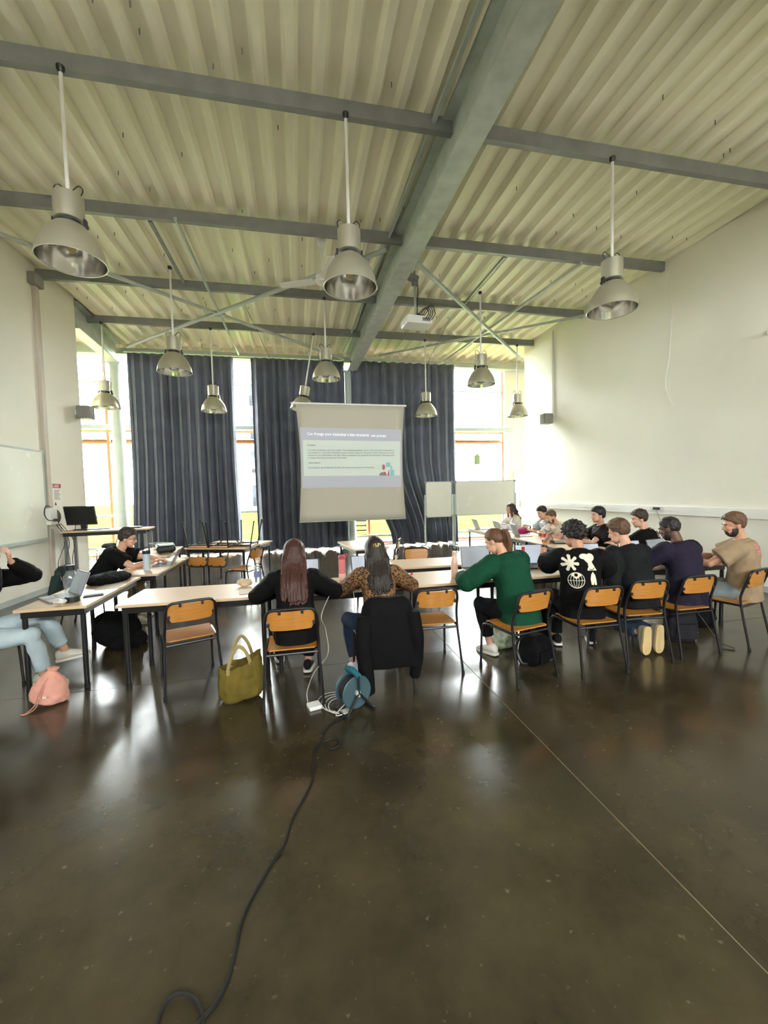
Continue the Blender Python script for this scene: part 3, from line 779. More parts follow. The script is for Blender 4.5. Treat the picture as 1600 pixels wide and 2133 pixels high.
# ------------------------------------------------------------------ tables
def make_table(w, d, label, loc, rz, group, h=.74, top=TOP):
    t = thing('folding_table', label, 'table', loc, rz, group)
    obj('tabletop', MB().span((-w / 2, -d / 2, h - .026), (w / 2, d / 2, h)), top, t, 0, .004)
    ap = MB(); i = .035
    ap.span((-w / 2 + i, -d / 2 + i, h - .085), (w / 2 - i, -d / 2 + i + .025, h - .027)); ap.span((-w / 2 + i, d / 2 - i - .025, h - .085), (w / 2 - i, d / 2 - i, h - .027))
    ap.span((-w / 2 + i, -d / 2 + i + .025, h - .085), (-w / 2 + i + .025, d / 2 - i - .025, h - .027)); ap.span((w / 2 - i - .025, -d / 2 + i + .025, h - .085), (w / 2 - i, d / 2 - i - .025, h - .027))
    obj('apron', ap, BLACK, t, 0)
    for sx in (-1, 1):
        for sy in (-1, 1):
            x, y = sx * (w / 2 - .055), sy * (d / 2 - .055)
            l = obj('leg', MB().lathe([(.021, .012), (.021, h - .028)], 14, (x, y, 0)), BLACK, t)
            obj('foot_cap', MB().lathe([(.023, 0), (.023, .04)], 14, (x, y, 0)), RUBBER, l)
    return t
ROWG = 'tables of the front row'; SIDEG = 'tables of the right-hand row'
make_table(.55, 1.24, 'beige table at the far left holding the open laptop and clear bottle', (-2.1, 4.55, 0), 0, 'tables along the left side')
make_table(.55, 1.32, 'beige table where the man with glasses leans on his forearms', (-1.95, 5.97, 0), -1, 'tables along the left side')
make_table(.6, 1.25, 'beige table at the back left carrying a black projector case', (-2.38, 7.46, 0), 4, 'tables along the left side')
make_table(1.27, .62, 'front row table with an empty chair and the olive bag before it', (-.925, 4.13, 0), -2, ROWG)
make_table(1.27, .62, 'front row table between the two long-haired women, with the pink bottle', (.37, 4.09, 0), 0, ROWG)
make_table(1.27, .62, 'front row table with the pale pink flask on it', (1.66, 4.09, 0), 0, ROWG)
make_table(1.27, .62, 'front row table before the man in the printed black shirt', (2.95, 4.09, 0), 0, ROWG)
make_table(1.27, .62, 'front row table at the right end, before the man in beige', (4.24, 4.09, 0), 0, ROWG)
make_table(1.27, .58, 'inner table standing behind the front row, opposite the empty chair', (1.78, 4.98, 0), -3, 'inner tables')
make_table(.6, 1.2, 'small table behind the woman with the hair clip', (1.06, 7.1, 0), 8, 'inner tables')
for k, (y, lab) in enumerate(((8.42, 'side table by the right window with the long-haired woman behind it'), (7.14, 'side table with the laptop of the bearded man in white'), (5.86, 'side table with the red can, nearest of the right-hand row'))):
    make_table(.62, 1.27, lab, (4.18, y, 0), 0, SIDEG)
SA = R(-21); sdx, sdy = Vector((math.cos(SA), math.sin(SA), 0)), Vector((-math.sin(SA), math.cos(SA), 0))
S0 = Vector((-2.03, 7.77, 0))
c1 = S0 + sdx * .58 + sdy * .27; c2 = S0 + sdx * .60 + sdy * .82
make_table(1.16, .53, 'front one of two tables carrying upturned chairs', tuple(c1), -21, 'tables with upturned chairs')
make_table(1.16, .53, 'rear one of two tables carrying upturned chairs, with pale bare end', tuple(c2), -21, 'tables with upturned chairs')
# ------------------------------------------------------------------ school chairs
def make_chair(label, loc, rz, group='plywood school chairs', rot=None):
    t = thing('school_chair', label, 'chair', loc, rz, group, rot)
    r = .0115; S = .44
    # back frame: arch over the backrest, down to the seat
    pts = [(-.205, -.185, S - .03), (-.205, -.175, .50), (-.20, -.185, .56), (-.197, -.21, .64), (-.193, -.232, .70), (-.182, -.243, .75), (-.155, -.248, .775), (-.1, -.252, .782),
           (.1, -.252, .782), (.155, -.248, .775), (.182, -.243, .75), (.193, -.232, .70), (.197, -.21, .64), (.20, -.185, .56), (.205, -.175, .50), (.205, -.185, S - .03)]
    obj('back_frame', MB().tube(curve_pts(pts, 3), r, 8), BLACK, t)
    for s in (-1, 1):
        lr = obj('leg', MB().tube(curve_pts([(s * .205, -.185, S - .03), (s * .212, -.205, .3), (s * .226, -.262, .02)], 4), r, 8), BLACK, t)
        obj('foot_cap', MB().tube([(s * .2255, -.26, .03), (s * .227, -.266, .0)], .0145, 8), RUBBER, lr)
        lf = obj('leg', MB().tube(curve_pts([(s * .207, .12, S - .014), (s * .209, .185, S - .026), (s * .212, .215, S - .07), (s * .214, .225, .25), (s * .216, .235, .02)], 4), r, 8), BLACK, t)
        obj('foot_cap', MB().tube([(s * .216, .235, .03), (s * .216, .236, .0)], .0145, 8), RUBBER, lf)
        obj('side_rail', MB().tube([(s * .205, -.185, S - .014), (s * .207, .125, S - .014)], r, 8), BLACK, t)
    for yy in (-.18, .1): obj('cross_bar', MB().tube([(-.205, yy, S - .03), (.205, yy, S - .03)], r, 8), BLACK, t)
    # moulded plywood seat with rolled front edge
    m = MB(); prof = []
    for k in range(13):
        u = k / 12; y = -.19 + .40 * u; z = S + .004 - .012 * math.sin(math.pi * min(1, u * 1.15)) - (.03 * ((u - .82) / .18) ** 2 if u > .82 else 0)
        hw = .192 - (.02 * ((u - .9) / .1) ** 2 if u > .9 else 0) - (.02 * ((.06 - u) / .06) ** 2 if u < .06 else 0)
        prof.append([(-hw, y, z), (hw, y, z), (hw, y, z + .011), (-hw, y, z + .011)])
    m.rings(prof)
    obj('seat', m, PLY, t, 30)
    # curved backrest
    m = MB(); rs = []
    for k in range(15):
        u = k / 14 * 2 - 1; x = .178 * u; y = -.235 - .028 * (1 - u * u)
        e = (max(0, abs(u) - .82) / .18) ** 2
        z0 = .615 + .045 * e + .0; z1 = .765 - .02 * e
        d0 = .022
        rs.append([(x, y + d0, z0), (x, y, z1), (x, y + .01, z1 + .001), (x, y + d0 + .01, z0 + .001)])
    m.rings(rs)
    b = obj('backrest', m, PLY, t, 30)
    for cx_, cz in ((-.085, .752), (.085, .752), (-.172, .655), (.172, .655)):
        cy = -.238 - .028 * (1 - (cx_ / .178) ** 2) + .022 * (.765 - cz) / .15
        obj('clip', MB().box((cx_, cy - .004, cz + .008), (.02, .014, .03)), DARKP, b, 0, .003)
    return t
ch0 = make_chair('empty plywood chair left of the olive tote bag, with worn seat', (-1.0, 3.88, 0), 20)
def chair(label, x, y, rz, z=0.0, rot=None): return dup(ch0, (x, y, z), rz, label, None, rot)
chair('plywood chair under the woman in the black jacket', -.09, 3.40, 0)
chair('chair hidden under the black jacket draped over its back', .66, 3.43, 0)
chair('empty plywood chair between the draped jacket and the woman in green', 1.18, 3.66, -2)
chair('plywood chair of the woman in the green sweater', 1.89, 3.33, 13)
chair('plywood chair of the man in the printed black shirt', 2.58, 3.30, 0)
chair('plywood chair of the man in black sweater whose shoe soles show', 3.15, 3.38, -4)
chair('plywood chair of the man in the navy shirt', 3.73, 3.41, 0)
chair('plywood chair of the man in beige at the right edge', 4.46, 3.46, 15)
chair('chair of the woman at the left edge, only its front leg showing', -2.72, 3.98, -90)
chair('chair of the man with glasses, hidden by a draped coat', -2.74, 6.0, -85)
chair('empty chair pulled up to the tables with upturned chairs', -.92, 7.12, 62)
chair('empty chair facing the camera behind the inner table', 1.72, 5.75, 178)
chair('empty chair turned sideways beside the table behind the hair clip woman', 1.55, 7.35, 68)
chair('chair of the long-haired woman by the right window', 4.98, 8.7, 86)
chair('chair of the man in the striped shirt', 5.08, 7.45, 86)
chair('chair of the bearded man in white', 5.0, 6.8, 86)
chair('chair of the dark-haired man in black at the right-hand row', 4.9, 5.75, 70)
chair('chair of the man with a white print on his black shirt', 4.98, 4.86, 60)
wch = chair('empty chair by the left window with a black bag on its seat', -4.55, 11.0, 120)
def upturned(label, px, py, rz, group='upturned chairs on the back tables'):
    """chair upside down, seat on the table, back hanging over the edge nearest the pixel"""
    z = .74 + .458
    e = at_z(px, py, .74)
    rot = (math.pi, 0, R(rz))
    off = Matrix.Rotation(R(rz), 3, 'Z') @ Vector((0, .165, 0))   # flipped: the seat's rear edge lies at local +y
    o = dup(ch0, (e.x - off.x, e.y - off.y, z), 0, label, group, rot); return o
upturned('upturned chair at the left end of the front table, backrest hanging down', 414, 1141, 159)
upturned('upturned chair in the middle of the tables, its legs crossing', 455, 1141, 155)
upturned('upturned chair hanging over the right end of the tables', 528, 1136, 258)
# ------------------------------------------------------------------ high desk with monitor
DZ = 1.06
d0, d1 = at_z(128, 1107, DZ), at_z(312, 1099, DZ)
hd = thing('standing_desk', 'tall narrow desk with monitor against the left window', 'desk', ((d0.x + d1.x) / 2, 8.85, 0), 4)
hw = (d1.x - d0.x) / 2
obj('desktop', MB().span((-hw, -.25, DZ - .03), (hw, .25, DZ)), TOP, hd, 0, .004)
obj('apron', MB().span((-hw + .04, -.22, DZ - .1), (hw - .04, -.19, DZ - .03)).span((-hw + .04, .19, DZ - .1), (hw - .04, .22, DZ - .03)), BLACK, hd, 0)
for sx in (-1, 1):
    for sy in (-1, 1): obj('leg', MB().span((sx * (hw - .07) - .025, sy * .19 - .025, 0), (sx * (hw - .07) + .025, sy * .19 + .025, DZ - .03)), STEEL_DK, hd, 0)
mo = thing('computer_monitor', 'black computer monitor seen from behind on the tall desk', 'monitor', (at_z(158, 1105, DZ).x + .08, 8.88, DZ), 172)
tilt = Matrix.Rotation(R(-12), 4, 'X')
obj('display', MB().span((-.28, -.02, .1), (.28, .02, .47)).xf(tilt), DARKP, mo, 0, .008)
obj('panel_front', MB().span((-.26, .0205, .13), (.26, .0215, .45)).xf(tilt), RUBBER, mo, 0)  # plain black front of the display
obj('rear_column', MB().span((-.05, -.06, .02), (.06, -.02, .4)).xf(tilt), GREYP, mo, 0, .01)
obj('stand', MB().span((-.05, -.06, .0), (.05, .0, .2)).span((-.13, -.11, .0), (.13, .1, .018)), DARKP, mo, 0, .004)
obj('cable', MB().tube(curve_pts([(.04, -.07, .12), (.2, -.1, .1), (.24, -.16, -.1), (.1, -.22, -.12)], 6), .006, 6), DARKP, mo)
kb = thing('keyboard', 'flat dark keyboard lying on the tall desk beside the monitor', 'keyboard', (at_z(205, 1102, DZ).x, 8.86, DZ), 0)
obj('base', MB().span((-.22, -.07, 0), (.22, .07, .014)), DARKP, kb, 0, .004)
obj('keys', MB().span((-.21, -.06, .014), (.21, .06, .02)), GREYP, kb, 0, kind='stuff')
pn = thing('dark_tray', 'low dark tray lying at the right end of the tall desk', 'tray', (at_z(285, 1098, DZ).x, 8.9, DZ), 0)
obj('tray', MB().span((-.15, -.1, 0), (.15, .1, .03)), DARKP, pn, 0, .01)
# ------------------------------------------------------------------ people
SKINS = {'fair': mat('skin_fair', (206, 156, 130), .5, var=.06, scale=14), 'warm': mat('skin_warm', (188, 136, 108), .5, var=.06, scale=14),
         'dark': mat('skin_dark', (96, 62, 46), .5, var=.08, scale=14)}
HAIRS = {}
def hairmat(name, rgb, rough=.6):
    if name not in HAIRS: HAIRS[name] = mat('hair_' + name, rgb, rough, var=.35, scale=22, stretch=(4, 4, .6))
    return HAIRS[name]
EYEW = mat('eye_white', (225, 220, 212), .25); EYEI = mat('eye_iris', (40, 28, 20), .2); LIP = mat('lips', (158, 92, 86), .5)
def fabric(name, rgb, rough=.85, var=.08): return mat('fabric_' + name, rgb, rough, var=var, scale=9, bump=.25, bscale=420, spec=.15)

def sstep(a, b, x):
    t = max(0, min(1, (x - a) / (b - a))); return t * t * (3 - 2 * t)
def frame_to(direction, up):
    d = Vector(direction).normalized(); u = Vector(up); u = (u - d * u.dot(d))
    if u.length < 1e-5: u = d.orthogonal()
    u.normalize(); s = d.cross(u)
    return d, u, s
def head_mesh(m, H, female):
    """skull, face, nose, brow, ears, lips in head space (+y face, z up) carried by H"""
    q = H.to_3x3()
    def ball(c, r, rot=None, n=20, k=14): m.ball(H @ Vector(c), r, n, k, q @ rot if rot is not None else q)
    ball((0, -.012, .03), (.075, .095, .092))
    ball((0, .028, -.03), (.062 if not female else .058, .062, .078))
    ball((0, .055, -.088), (.03, .03, .024))                       # chin
    ball((.034, .04, -.06), (.026, .04, .035)); ball((-.034, .04, -.06), (.026, .04, .035))   # jaw
    ball((.036, .066, -.018), (.02, .018, .02)); ball((-.036, .066, -.018), (.02, .018, .02))  # cheek bones
    ball((0, .074, .03), (.045, .016, .012))                       # brow ridge
    m.tube([H @ Vector(p) for p in ((0, .078, .028), (0, .096, .002), (0, .107, -.018), (0, .095, -.028))], [.008, .010, .0125, .009], 8)
    for s in (-1, 1): ball((s * .011, .092, -.024), (.009, .01, .008))
    ball((0, .084, -.05), (.021, .012, .006)); ball((0, .082, -.059), (.018, .012, .006))
    for s in (-1, 1):
        ball((s * .076, -.012, -.005), (.009, .02, .032), Matrix.Rotation(s * .25, 3, 'Z'), 12, 8)
        ball((s * .078, -.006, -.03), (.007, .01, .012), None, 10, 6)
def hand_mesh(m, W, d, nrm, side, curl=30, spread=1.0):
    """palm, four fingers, thumb; d along the fingers, nrm out of the back of the hand, side +1/-1 = thumb side along s"""
    d, n, s = frame_to(d, nrm)
    s = s * side
    m.tube([W - d * .02, W + d * .01, W + d * .045, W + d * .088], [.024, .030, .039, .039], 12, flat=(1, .42), up=n)
    for k, (off, ln, r) in enumerate(((.029, .070, .0088), (.010, .079, .0092), (-.010, .073, .0088), (-.028, .058, .0078))):
        p = W + d * .078 + s * off * .95; a = R(curl * .5); pts = [p]; fan = s * (off * .25 * spread)
        dd = (d + fan * 3).normalized()
        for seg in (.44, .31, .25):
            t = dd * math.cos(a) - n * math.sin(a)
            p = p + t * ln * seg; pts.append(p); a += R(curl)
        m.tube(pts, [r, r * .98, r * .93, r * .72], 8)
    b = W + d * .022 + s * .026 - n * .006
    t1 = (d * .62 + s * .72 - n * .25).normalized(); t2 = (d * .9 + s * .3 - n * .35).normalized()
    m.tube([b - t1 * .01, b + t1 * .034, b + t1 * .034 + t2 * .034, b + t1 * .034 + t2 * .055], [.0135, .0118, .0105, .008], 8)
def ik(S, T, l1, l2, pole):
    S, T = Vector(S), Vector(T); d = T - S; L_ = d.length
    mx = (l1 + l2) * .995
    if L_ > mx: T = S + d * (mx / L_); d = T - S; L_ = d.length
    a = (l1 * l1 - l2 * l2 + L_ * L_) / (2 * L_); h = math.sqrt(max(1e-6, l1 * l1 - a * a))
    u = d.normalized(); p = Vector(pole); p = p - u * p.dot(u)
    if p.length < 1e-5: p = u.orthogonal()
    return S + u * a + p.normalized() * h, T

def person(label, x, y, yaw, lean=15, hunch=10, side=0, head=(0, 10, 0), arms=None, legs=None, skin='fair', female=False,
           shirt=None, sleeve='long', hem=.10, loose=.014, trousers=None, leg_hem=.93, shoe=None, sole=None, hair=None, beard=None,
           glasses=False, hz=.545, voxel=.0065, sc=1.0, shirt_mat=None, puff=1.0):
    sx = .92 if female else 1.0
    # spine
    P = Vector((0, 0, hz)); pts = [P.copy()]; angs = [lean * .4]
    def dirv(a): return Vector((math.sin(R(side)), math.sin(R(a)) * math.cos(R(side)), math.cos(R(a)) * math.cos(R(side))))
    for ln, a in ((.08, lean * .45), (.08, lean * .7), (.09, lean), (.09, lean + hunch * .3), (.09, lean + hunch * .7), (.06, lean + hunch)):
        P = P + dirv(a) * ln; pts.append(P.copy()); angs.append(a)
    na = lean + hunch
    neck0 = P + dirv(na) * .02; neck1 = neck0 + dirv(na * .8) * .085
    Hm = Matrix.Rotation(R(head[0]), 4, 'Z') @ Matrix.Rotation(R(-head[1]), 4, 'X') @ Matrix.Rotation(R(head[2]), 4, 'Y')
    hc = neck1 + Hm.to_3x3() @ Vector((0, .028, .075))
    H = Matrix.Translation(hc) @ Hm
    prof = [(.172, .128), (.172, .13), (.152, .112), (.148, .108), (.162, .118), (.172, .116), (.135, .09)]
    def torso(m, grow=0.0, first=0, low=None, top=True):
        rs = []
        cs = list(zip(pts, angs, prof))
        if low: cs = [(pts[0] - dirv(angs[0]) * low, angs[0], (.178, .134))] + cs
        for c, a, (rx, ry) in cs:
            t = dirv(a); u = Vector((1, 0, 0)) - t * t.x; u.normalize(); w = t.cross(u)
            rs.append([c + u * (rx * sx + grow) * math.copysign(abs(math.cos(b)) ** .8, math.cos(b)) + w * (ry + grow) * math.copysign(abs(math.sin(b)) ** .9, math.sin(b)) for b in np.linspace(0, 2 * math.pi, 24, endpoint=False)])
        if top:
            for c, a, r in ((neck0 - dirv(na) * .02, na, .085), (neck0 + dirv(na) * .008, na, .062)):
                t = dirv(a); u = Vector((1, 0, 0)) - t * t.x; u.normalize(); w = t.cross(u)
                rs.append([c + u * (r + grow * .6) * math.cos(b) + w * (r + grow * .6) * math.sin(b) for b in np.linspace(0, 2 * math.pi, 24, endpoint=False)])
        m.rings(rs)
    body = MB(); torso(body)
    # pelvis, legs
    seat = pts[0]
    legs = legs or {}
    LG = []
    for s in (-1, 1):
        hip = seat + Vector((s * .092, .01, -.035))
        ak = Vector(legs.get(s, (s * .12, .42, .085)))
        kn, ak = ik(hip, ak, .43, .42, legs.get('pole', (s * .15, .6, 1)))
        fd = Vector(legs.get('foot', {}).get(s, (s * .12, 1, -.08)))
        LG.append((s, hip, kn, ak, fd))
        body.tube([hip, hip.lerp(kn, .5), kn, kn.lerp(ak, .3), kn.lerp(ak, .65), ak, ak - Vector((0, 0, .02))], [.085, .074, .056, .056, .043, .034, .034], 14)
        body.ball(kn, (.056, .056, .056), 12, 8)
        d, u, w = frame_to(fd, (0, 0, 1) if abs(fd.normalized().z) < .8 else (0, 1, 0))
        body.tube([ak - d * .05 - u * .045, ak + d * .03 - u * .035, ak + d * .11 - u * .052, ak + d * .165 - u * .06], [.032, .034, .03, .018], 10)
    # arms
    AR = []; shc = pts[5]; t = dirv(angs[5]); u0 = (Vector((1, 0, 0)) - t * t.x).normalized()
    arms = arms or {}
    for s in (-1, 1):
        sh = shc + u0 * s * (.178 * sx) + t * .0 + Vector((0, .02, 0))
        sp_ = arms.get(s, {'rel': (.16, .36, .79)})
        if 'rel' in sp_: sp_ = dict(sp_, hand=(s * sp_['rel'][0], shc.y + sp_['rel'][1], sp_['rel'][2]))
        wr = Vector(sp_['hand'])
        if 'elbow' in sp_:
            el = sh + (Vector(sp_['elbow']) - sh).normalized() * .29; wr = el + (wr - el).normalized() * .255
        else: el, wr = ik(sh, wr, .29, .255, sp_.get('pole', (s * 1, -.3, -.6)))
        AR.append((s, sh, el, wr, sp_))
        k = .9 if female else 1.0
        body.tube([sh - (el - sh) * .05, sh.lerp(el, .3), sh.lerp(el, .7), el, el.lerp(wr, .3), el.lerp(wr, .7), wr, wr + (wr - el).normalized() * .01], [.058 * k, .052 * k, .046 * k, .040 * k, .042 * k, .033 * k, .026 * k, .025 * k], 12)
        body.ball(sh, (.06 * k, .06 * k, .062 * k), 12, 8); body.ball(el, (.041 * k,) * 3, 10, 8)
        hd_ = Vector(sp_.get('dir', (wr - el))); nn = Vector(sp_.get('back', (0, 0, 1)))
        hand_mesh(body, wr, hd_, nn, sp_.get('thumb', -1) if s == 1 else sp_.get('thumb', -1) * -1 if 'thumb' in sp_ else 1, sp_.get('curl', 25))
    # neck, head
    body.tube([neck0 - dirv(na) * .04, neck0, neck0.lerp(neck1, .6), hc + Hm.to_3x3() @ Vector((0, -.02, -.03))], [.062 * sx, .056 * sx, .053 * sx, .052 * sx], 14)
    head_mesh(body, H, female)
    me = remesh(body, voxel, 3, .5)
    me.name = 'person'; me.materials.append(SKINS[skin]); me.materials.append(LIP)
    lipc = H @ Vector((0, .09, -.054)); Hi = H.inverted()
    mi = np.zeros(len(me.polygons), dtype=np.int32)
    cen = np.empty(len(me.polygons) * 3); me.polygons.foreach_get('center', cen); cen = cen.reshape(-1, 3)
    near = np.linalg.norm(cen - np.array(lipc), axis=1) < .03
    for i in np.nonzero(near)[0]:
        p = Hi @ Vector(cen[i])
        if abs(p.z + .0545) < .0085 and abs(p.x) < .02 and p.y > .078: mi[i] = 1
    me.polygons.foreach_set('material_index', mi)
    root = link('person', me)
    root.location = (x, y, 0); root.rotation_euler = (0, 0, R(yaw)); root.scale = (sc, sc, sc)
    root['label'] = label; root['category'] = 'person'
    # eyes, brows
    if not hair or not hair.get('no_face'):
        for s in (-1, 1):
            e = MB().ball((0, 0, 0), (.0118, .0118, .0105), 12, 8).ball((0, .006, 0), (.0064, .0068, .0064), 10, 6, mi=1)
            e.xf(H @ Matrix.Translation((s * .030, .0615, .012)))
            obj('eye', e, [EYEW, EYEI], root)
            obj('eyebrow', MB().tube([H @ Vector(p) for p in ((s * .014, .0905, .03), (s * .032, .087, .036), (s * .05, .073, .031))], [.004, .0045, .002], 6), hairmat(*hair['mat']) if hair else EYEI, root)
    # shirt
    if shirt or shirt_mat:
        m = MB(); torso(m, loose, low=hem)
        for s, sh, el, wr, sp_ in AR:
            g = loose * 1.15
            a0 = sh - (el - sh) * .12 - Vector((s * .03, 0, 0))
            if sleeve == 'short':
                e2 = sh.lerp(el, .66)
                m.tube([a0, sh, sh.lerp(el, .4), e2], [.062 + g, .066 + g, .062 + g * 1.3, .058 + g * 1.7], 14)
            else:
                end = el.lerp(wr, .93)
                m.tube([a0, sh, sh.lerp(el, .45), sh.lerp(el, .85), el, el.lerp(wr, .2), el.lerp(wr, .6), end], [.062 + g, .066 + g, .058 + g * puff, .05 + g * puff, .048 + g * puff, .048 + g * puff, .040 + g * puff, .031 + g * .8], 14)
                m.ball(el, (.048 + g * puff,) * 3, 12, 8)
            m.ball(sh, (.067 + g,) * 3, 14, 10)
        sm = remesh(m, .0105, 4, .5); wrinkle(sm, .007, 9, (1, 1, 1.4), x * 3); wrinkle(sm, .003, 26, (1, 1, 1), y)
        sm.name = 'shirt'; sm.materials.append(shirt_mat or fabric(*shirt))
        so_ = link('shirt', sm, root)
    else: so_ = None
    # trousers
    if trousers:
        m = MB(); g = .016
        m.ball(seat + Vector((0, .0, -.015)), (.178 * sx + g * .3, .142 + g * .2, .11), 20, 12)
        rs = []
        for s, hip, kn, ak, fd in LG:
            end = kn.lerp(ak, leg_hem)
            L_ = [hip, hip.lerp(kn, .5), kn, kn.lerp(ak, .3)] if leg_hem > .35 else [hip, hip.lerp(kn, .5), kn.lerp(hip, .15)]
            rr = [.088 + g, .078 + g, .060 + g, .058 + g] if leg_hem > .35 else [.088 + g, .082 + g, .07 + g * 1.4]
            if leg_hem > .35: L_ += [kn.lerp(ak, .65), end]; rr += [.05 + g, .043 + g]; m.ball(kn, (.06 + g,) * 3, 12, 8)
            m.tube(L_, rr, 14)
        tm_ = remesh(m, .0105, 4, .5); wrinkle(tm_, .006, 11, (1, 1, 1), x)
        tm_.name = 'trousers'; tm_.materials.append(fabric(*trousers)); link('trousers', tm_, root)
    # shoes
    if shoe:
        for s, hip, kn, ak, fd in LG:
            d, u, w = frame_to(fd, (0, 0, 1) if abs(fd.normalized().z) < .8 else (0, 1, 0))
            m = MB()
            def ring(o, hw, z0, z1, n=16):
                return [ak + d * o + w * (hw * math.cos(b)) + u * (z0 + (z1 - z0) * (.5 + .5 * math.sin(b))) for b in np.linspace(0, 2 * math.pi, n, endpoint=False)]
            m.rings([ring(-.082, .02, -.06, -.02), ring(-.075, .032, -.066, .012), ring(-.04, .042, -.068, .028), ring(0, .044, -.068, .022), ring(.05, .046, -.068, -.0), ring(.1, .05, -.068, -.02), ring(.14, .048, -.068, -.032), ring(.17, .036, -.066, -.042), ring(.183, .015, -.06, -.05)])
            so2 = obj('shoe', m, fabric(*shoe), root, 60)
            m = MB()
            rs = []
            for o, hw in ((-.09, .02), (-.08, .036), (-.04, .045), (0, .046), (.05, .049), (.1, .054), (.145, .051), (.175, .038), (.19, .016)):
                rs.append([ak + d * o + w * a + u * b for a, b in ((-hw, -.084), (hw, -.084), (hw, -.062), (-hw, -.062))])
            m.rings(rs); obj('sole', m, fabric(*(sole or ('white_rubber', (215, 210, 198), .6))), so2, 50)
    # hair
    if hair:
        hm = hairmat(*hair['mat']); st = hair['style']
        th, ts = hair.get('top', .02), hair.get('sides', .008)
        m = MB(); rs = []; n, k = 44, 30; rn = random.Random(int(x * 100))
        C0 = Vector((0, -.012, .03)); RX = Vector((.0765, .0965, .0935))
        hl = hair.get('line', .068)
        for i in range(k + 1):
            a = math.pi * (i / k * .98 + .01); ring = []
            for j in range(n):
                b = 2 * math.pi * j / n
                p = Vector((RX.x * math.sin(a) * math.cos(b), RX.y * math.sin(a) * math.sin(b), -RX.z * math.cos(a))) + C0
                yy, zz = p.y, p.z
                zmin = np.interp(yy, [-.11, -.06, -.03, 0, .02, .04, .07, .09], [hair.get('nape', -.05), hair.get('nape', -.05), -.03, .0, .005, .045, hl, hl])
                zmin += .011 * noise.noise(p * 95 + Vector((y, x, 0)))
                w_ = sstep(zmin - .012, zmin + .016, zz)
                q = noise.noise(p * hair.get('freq', 40) + Vector((x, y, 0)))
                tk = (ts + (th - ts) * sstep(.03, .11, zz)) * (1 + hair.get('rough', .35) * q)
                if st in ('short', 'ponytail'): tk = .0015 + (tk - .0015) * sstep(-.004, .045, zz - zmin)
                dirn = (p - C0).normalized()
                f = -.014 * (1 - w_) + tk * w_
                ring.append(H @ (p + dirn * f))
            rs.append(ring)
        m.rings(rs)
        extra = MB()
        if st == 'long':
            ln = hair['length']; fall = hair.get('fall', 150)
            for q in range(46):
                phi = R(-90 + (q / 45 - .5) * 2 * fall + rn.uniform(-3, 3))
                for lay in range(2):
                    el_ = 1.0 + .05 * lay
                    path = []
                    for al in (70, 45, 20, 0):
                        p = Vector((RX.x * 1.10 * el_ * math.cos(R(al)) * math.cos(phi), RX.y * 1.10 * el_ * math.cos(R(al)) * math.sin(phi), RX.z * 1.10 * math.sin(R(al)))) + C0
                        path.append(H @ p)
                    last = path[-1]; out = Vector((math.cos(phi), math.sin(phi), 0))
                    Lq = ln * rn.uniform(.85, 1.05) * (.75 + .25 * abs(math.sin(phi)))
                    for w_ in (.3, .65, 1.0):
                        drop = Lq * w_
                        tx = last.x * (1 + hair.get('flare', .25) * w_) + rn.uniform(-.008, .008)
                        p = Vector((tx, last.y + hair.get('back', -.01) * w_ * 3, last.z - drop))
                        # keep the fall outside the back
                        best = None
                        for c, (rx_, ry_) in zip(pts, prof):
                            dz = abs(c.z - p.z)
                            if best is None or dz < best[0]: best = (dz, c, ry_)
                        if p.z > neck0.z and p.z < neck0.z + .12 and math.sin(phi) < .3: p.y = min(p.y, neck0.y - .075)
                        if p.z <= neck0.z + .0:
                            yb = best[1].y - (best[2] + loose + .024) * math.sqrt(max(.15, 1 - min(1, (p.x / .19) ** 2)))
                            if math.sin(phi) < .3: p.y = min(p.y, yb)
                        path.append(p)
                    r0 = .0125
                    extra.tube(curve_pts(path, 3), [r0 * (1 if z_ < .75 else 1.35 - z_ * .7) for z_ in np.linspace(.2, 1, len(curve_pts(path, 3)))], 6)
        if st == 'ponytail':
            base = H @ Vector((0, -.118, .05)); ln = hair['length']
            extra.ball(base, (.026, .026, .024), 12, 8)
            for q in range(26):
                a = rn.uniform(0, 6.28); rr = rn.uniform(.004, .024)
                o = Vector((rr * math.cos(a), rr * math.sin(a), rn.uniform(-.01, .01)))
                sway = Vector(hair.get('sway', (0, 0, 0)))
                path = [base + o * .5, base + Vector((0, -.035, .012)) + o, base + Vector((0, -.055, -.05)) + o * 1.5 + sway * .3, base + Vector((0, -.045, -.13)) + o * 1.7 + sway * .7, base + Vector((0, -.03, -ln * rn.uniform(.85, 1.05))) + o * .9 + sway]
                extra.tube(curve_pts(path, 3), [.011] * 10 + [.008, .006, .004], 6)
        if st == 'short' and th > .012:
            for q in range(int(170 * min(1.4, th / .025))):
                a, b = math.acos(rn.uniform(.05, 1)), rn.uniform(0, 6.283)
                p = Vector((RX.x * math.sin(a) * math.cos(b), RX.y * math.sin(a) * math.sin(b), RX.z * math.cos(a))) + C0
                if p.z < np.interp(p.y, [-.1, -.03, .03, .06], [.03, .03, .055, hl + .01]): continue
                d_ = (p - C0).normalized(); g_ = (Vector((rn.uniform(-.5, .5) + hair.get('part', .3) , .75, .25)) - d_ * .4); g_ = (g_ - d_ * g_.dot(d_)).normalized()
                tk = ts + (th - ts) * sstep(.03, .11, p.z); ln_ = rn.uniform(.022, .042)
                a_ = p + d_ * tk * .5
                extra.tube([H @ (a_ - g_ * ln_ * .4), H @ (a_ + d_ * tk * .45), H @ (a_ + g_ * ln_ * .6 + d_ * tk * .5)], [.007, .0078, .003], 5)
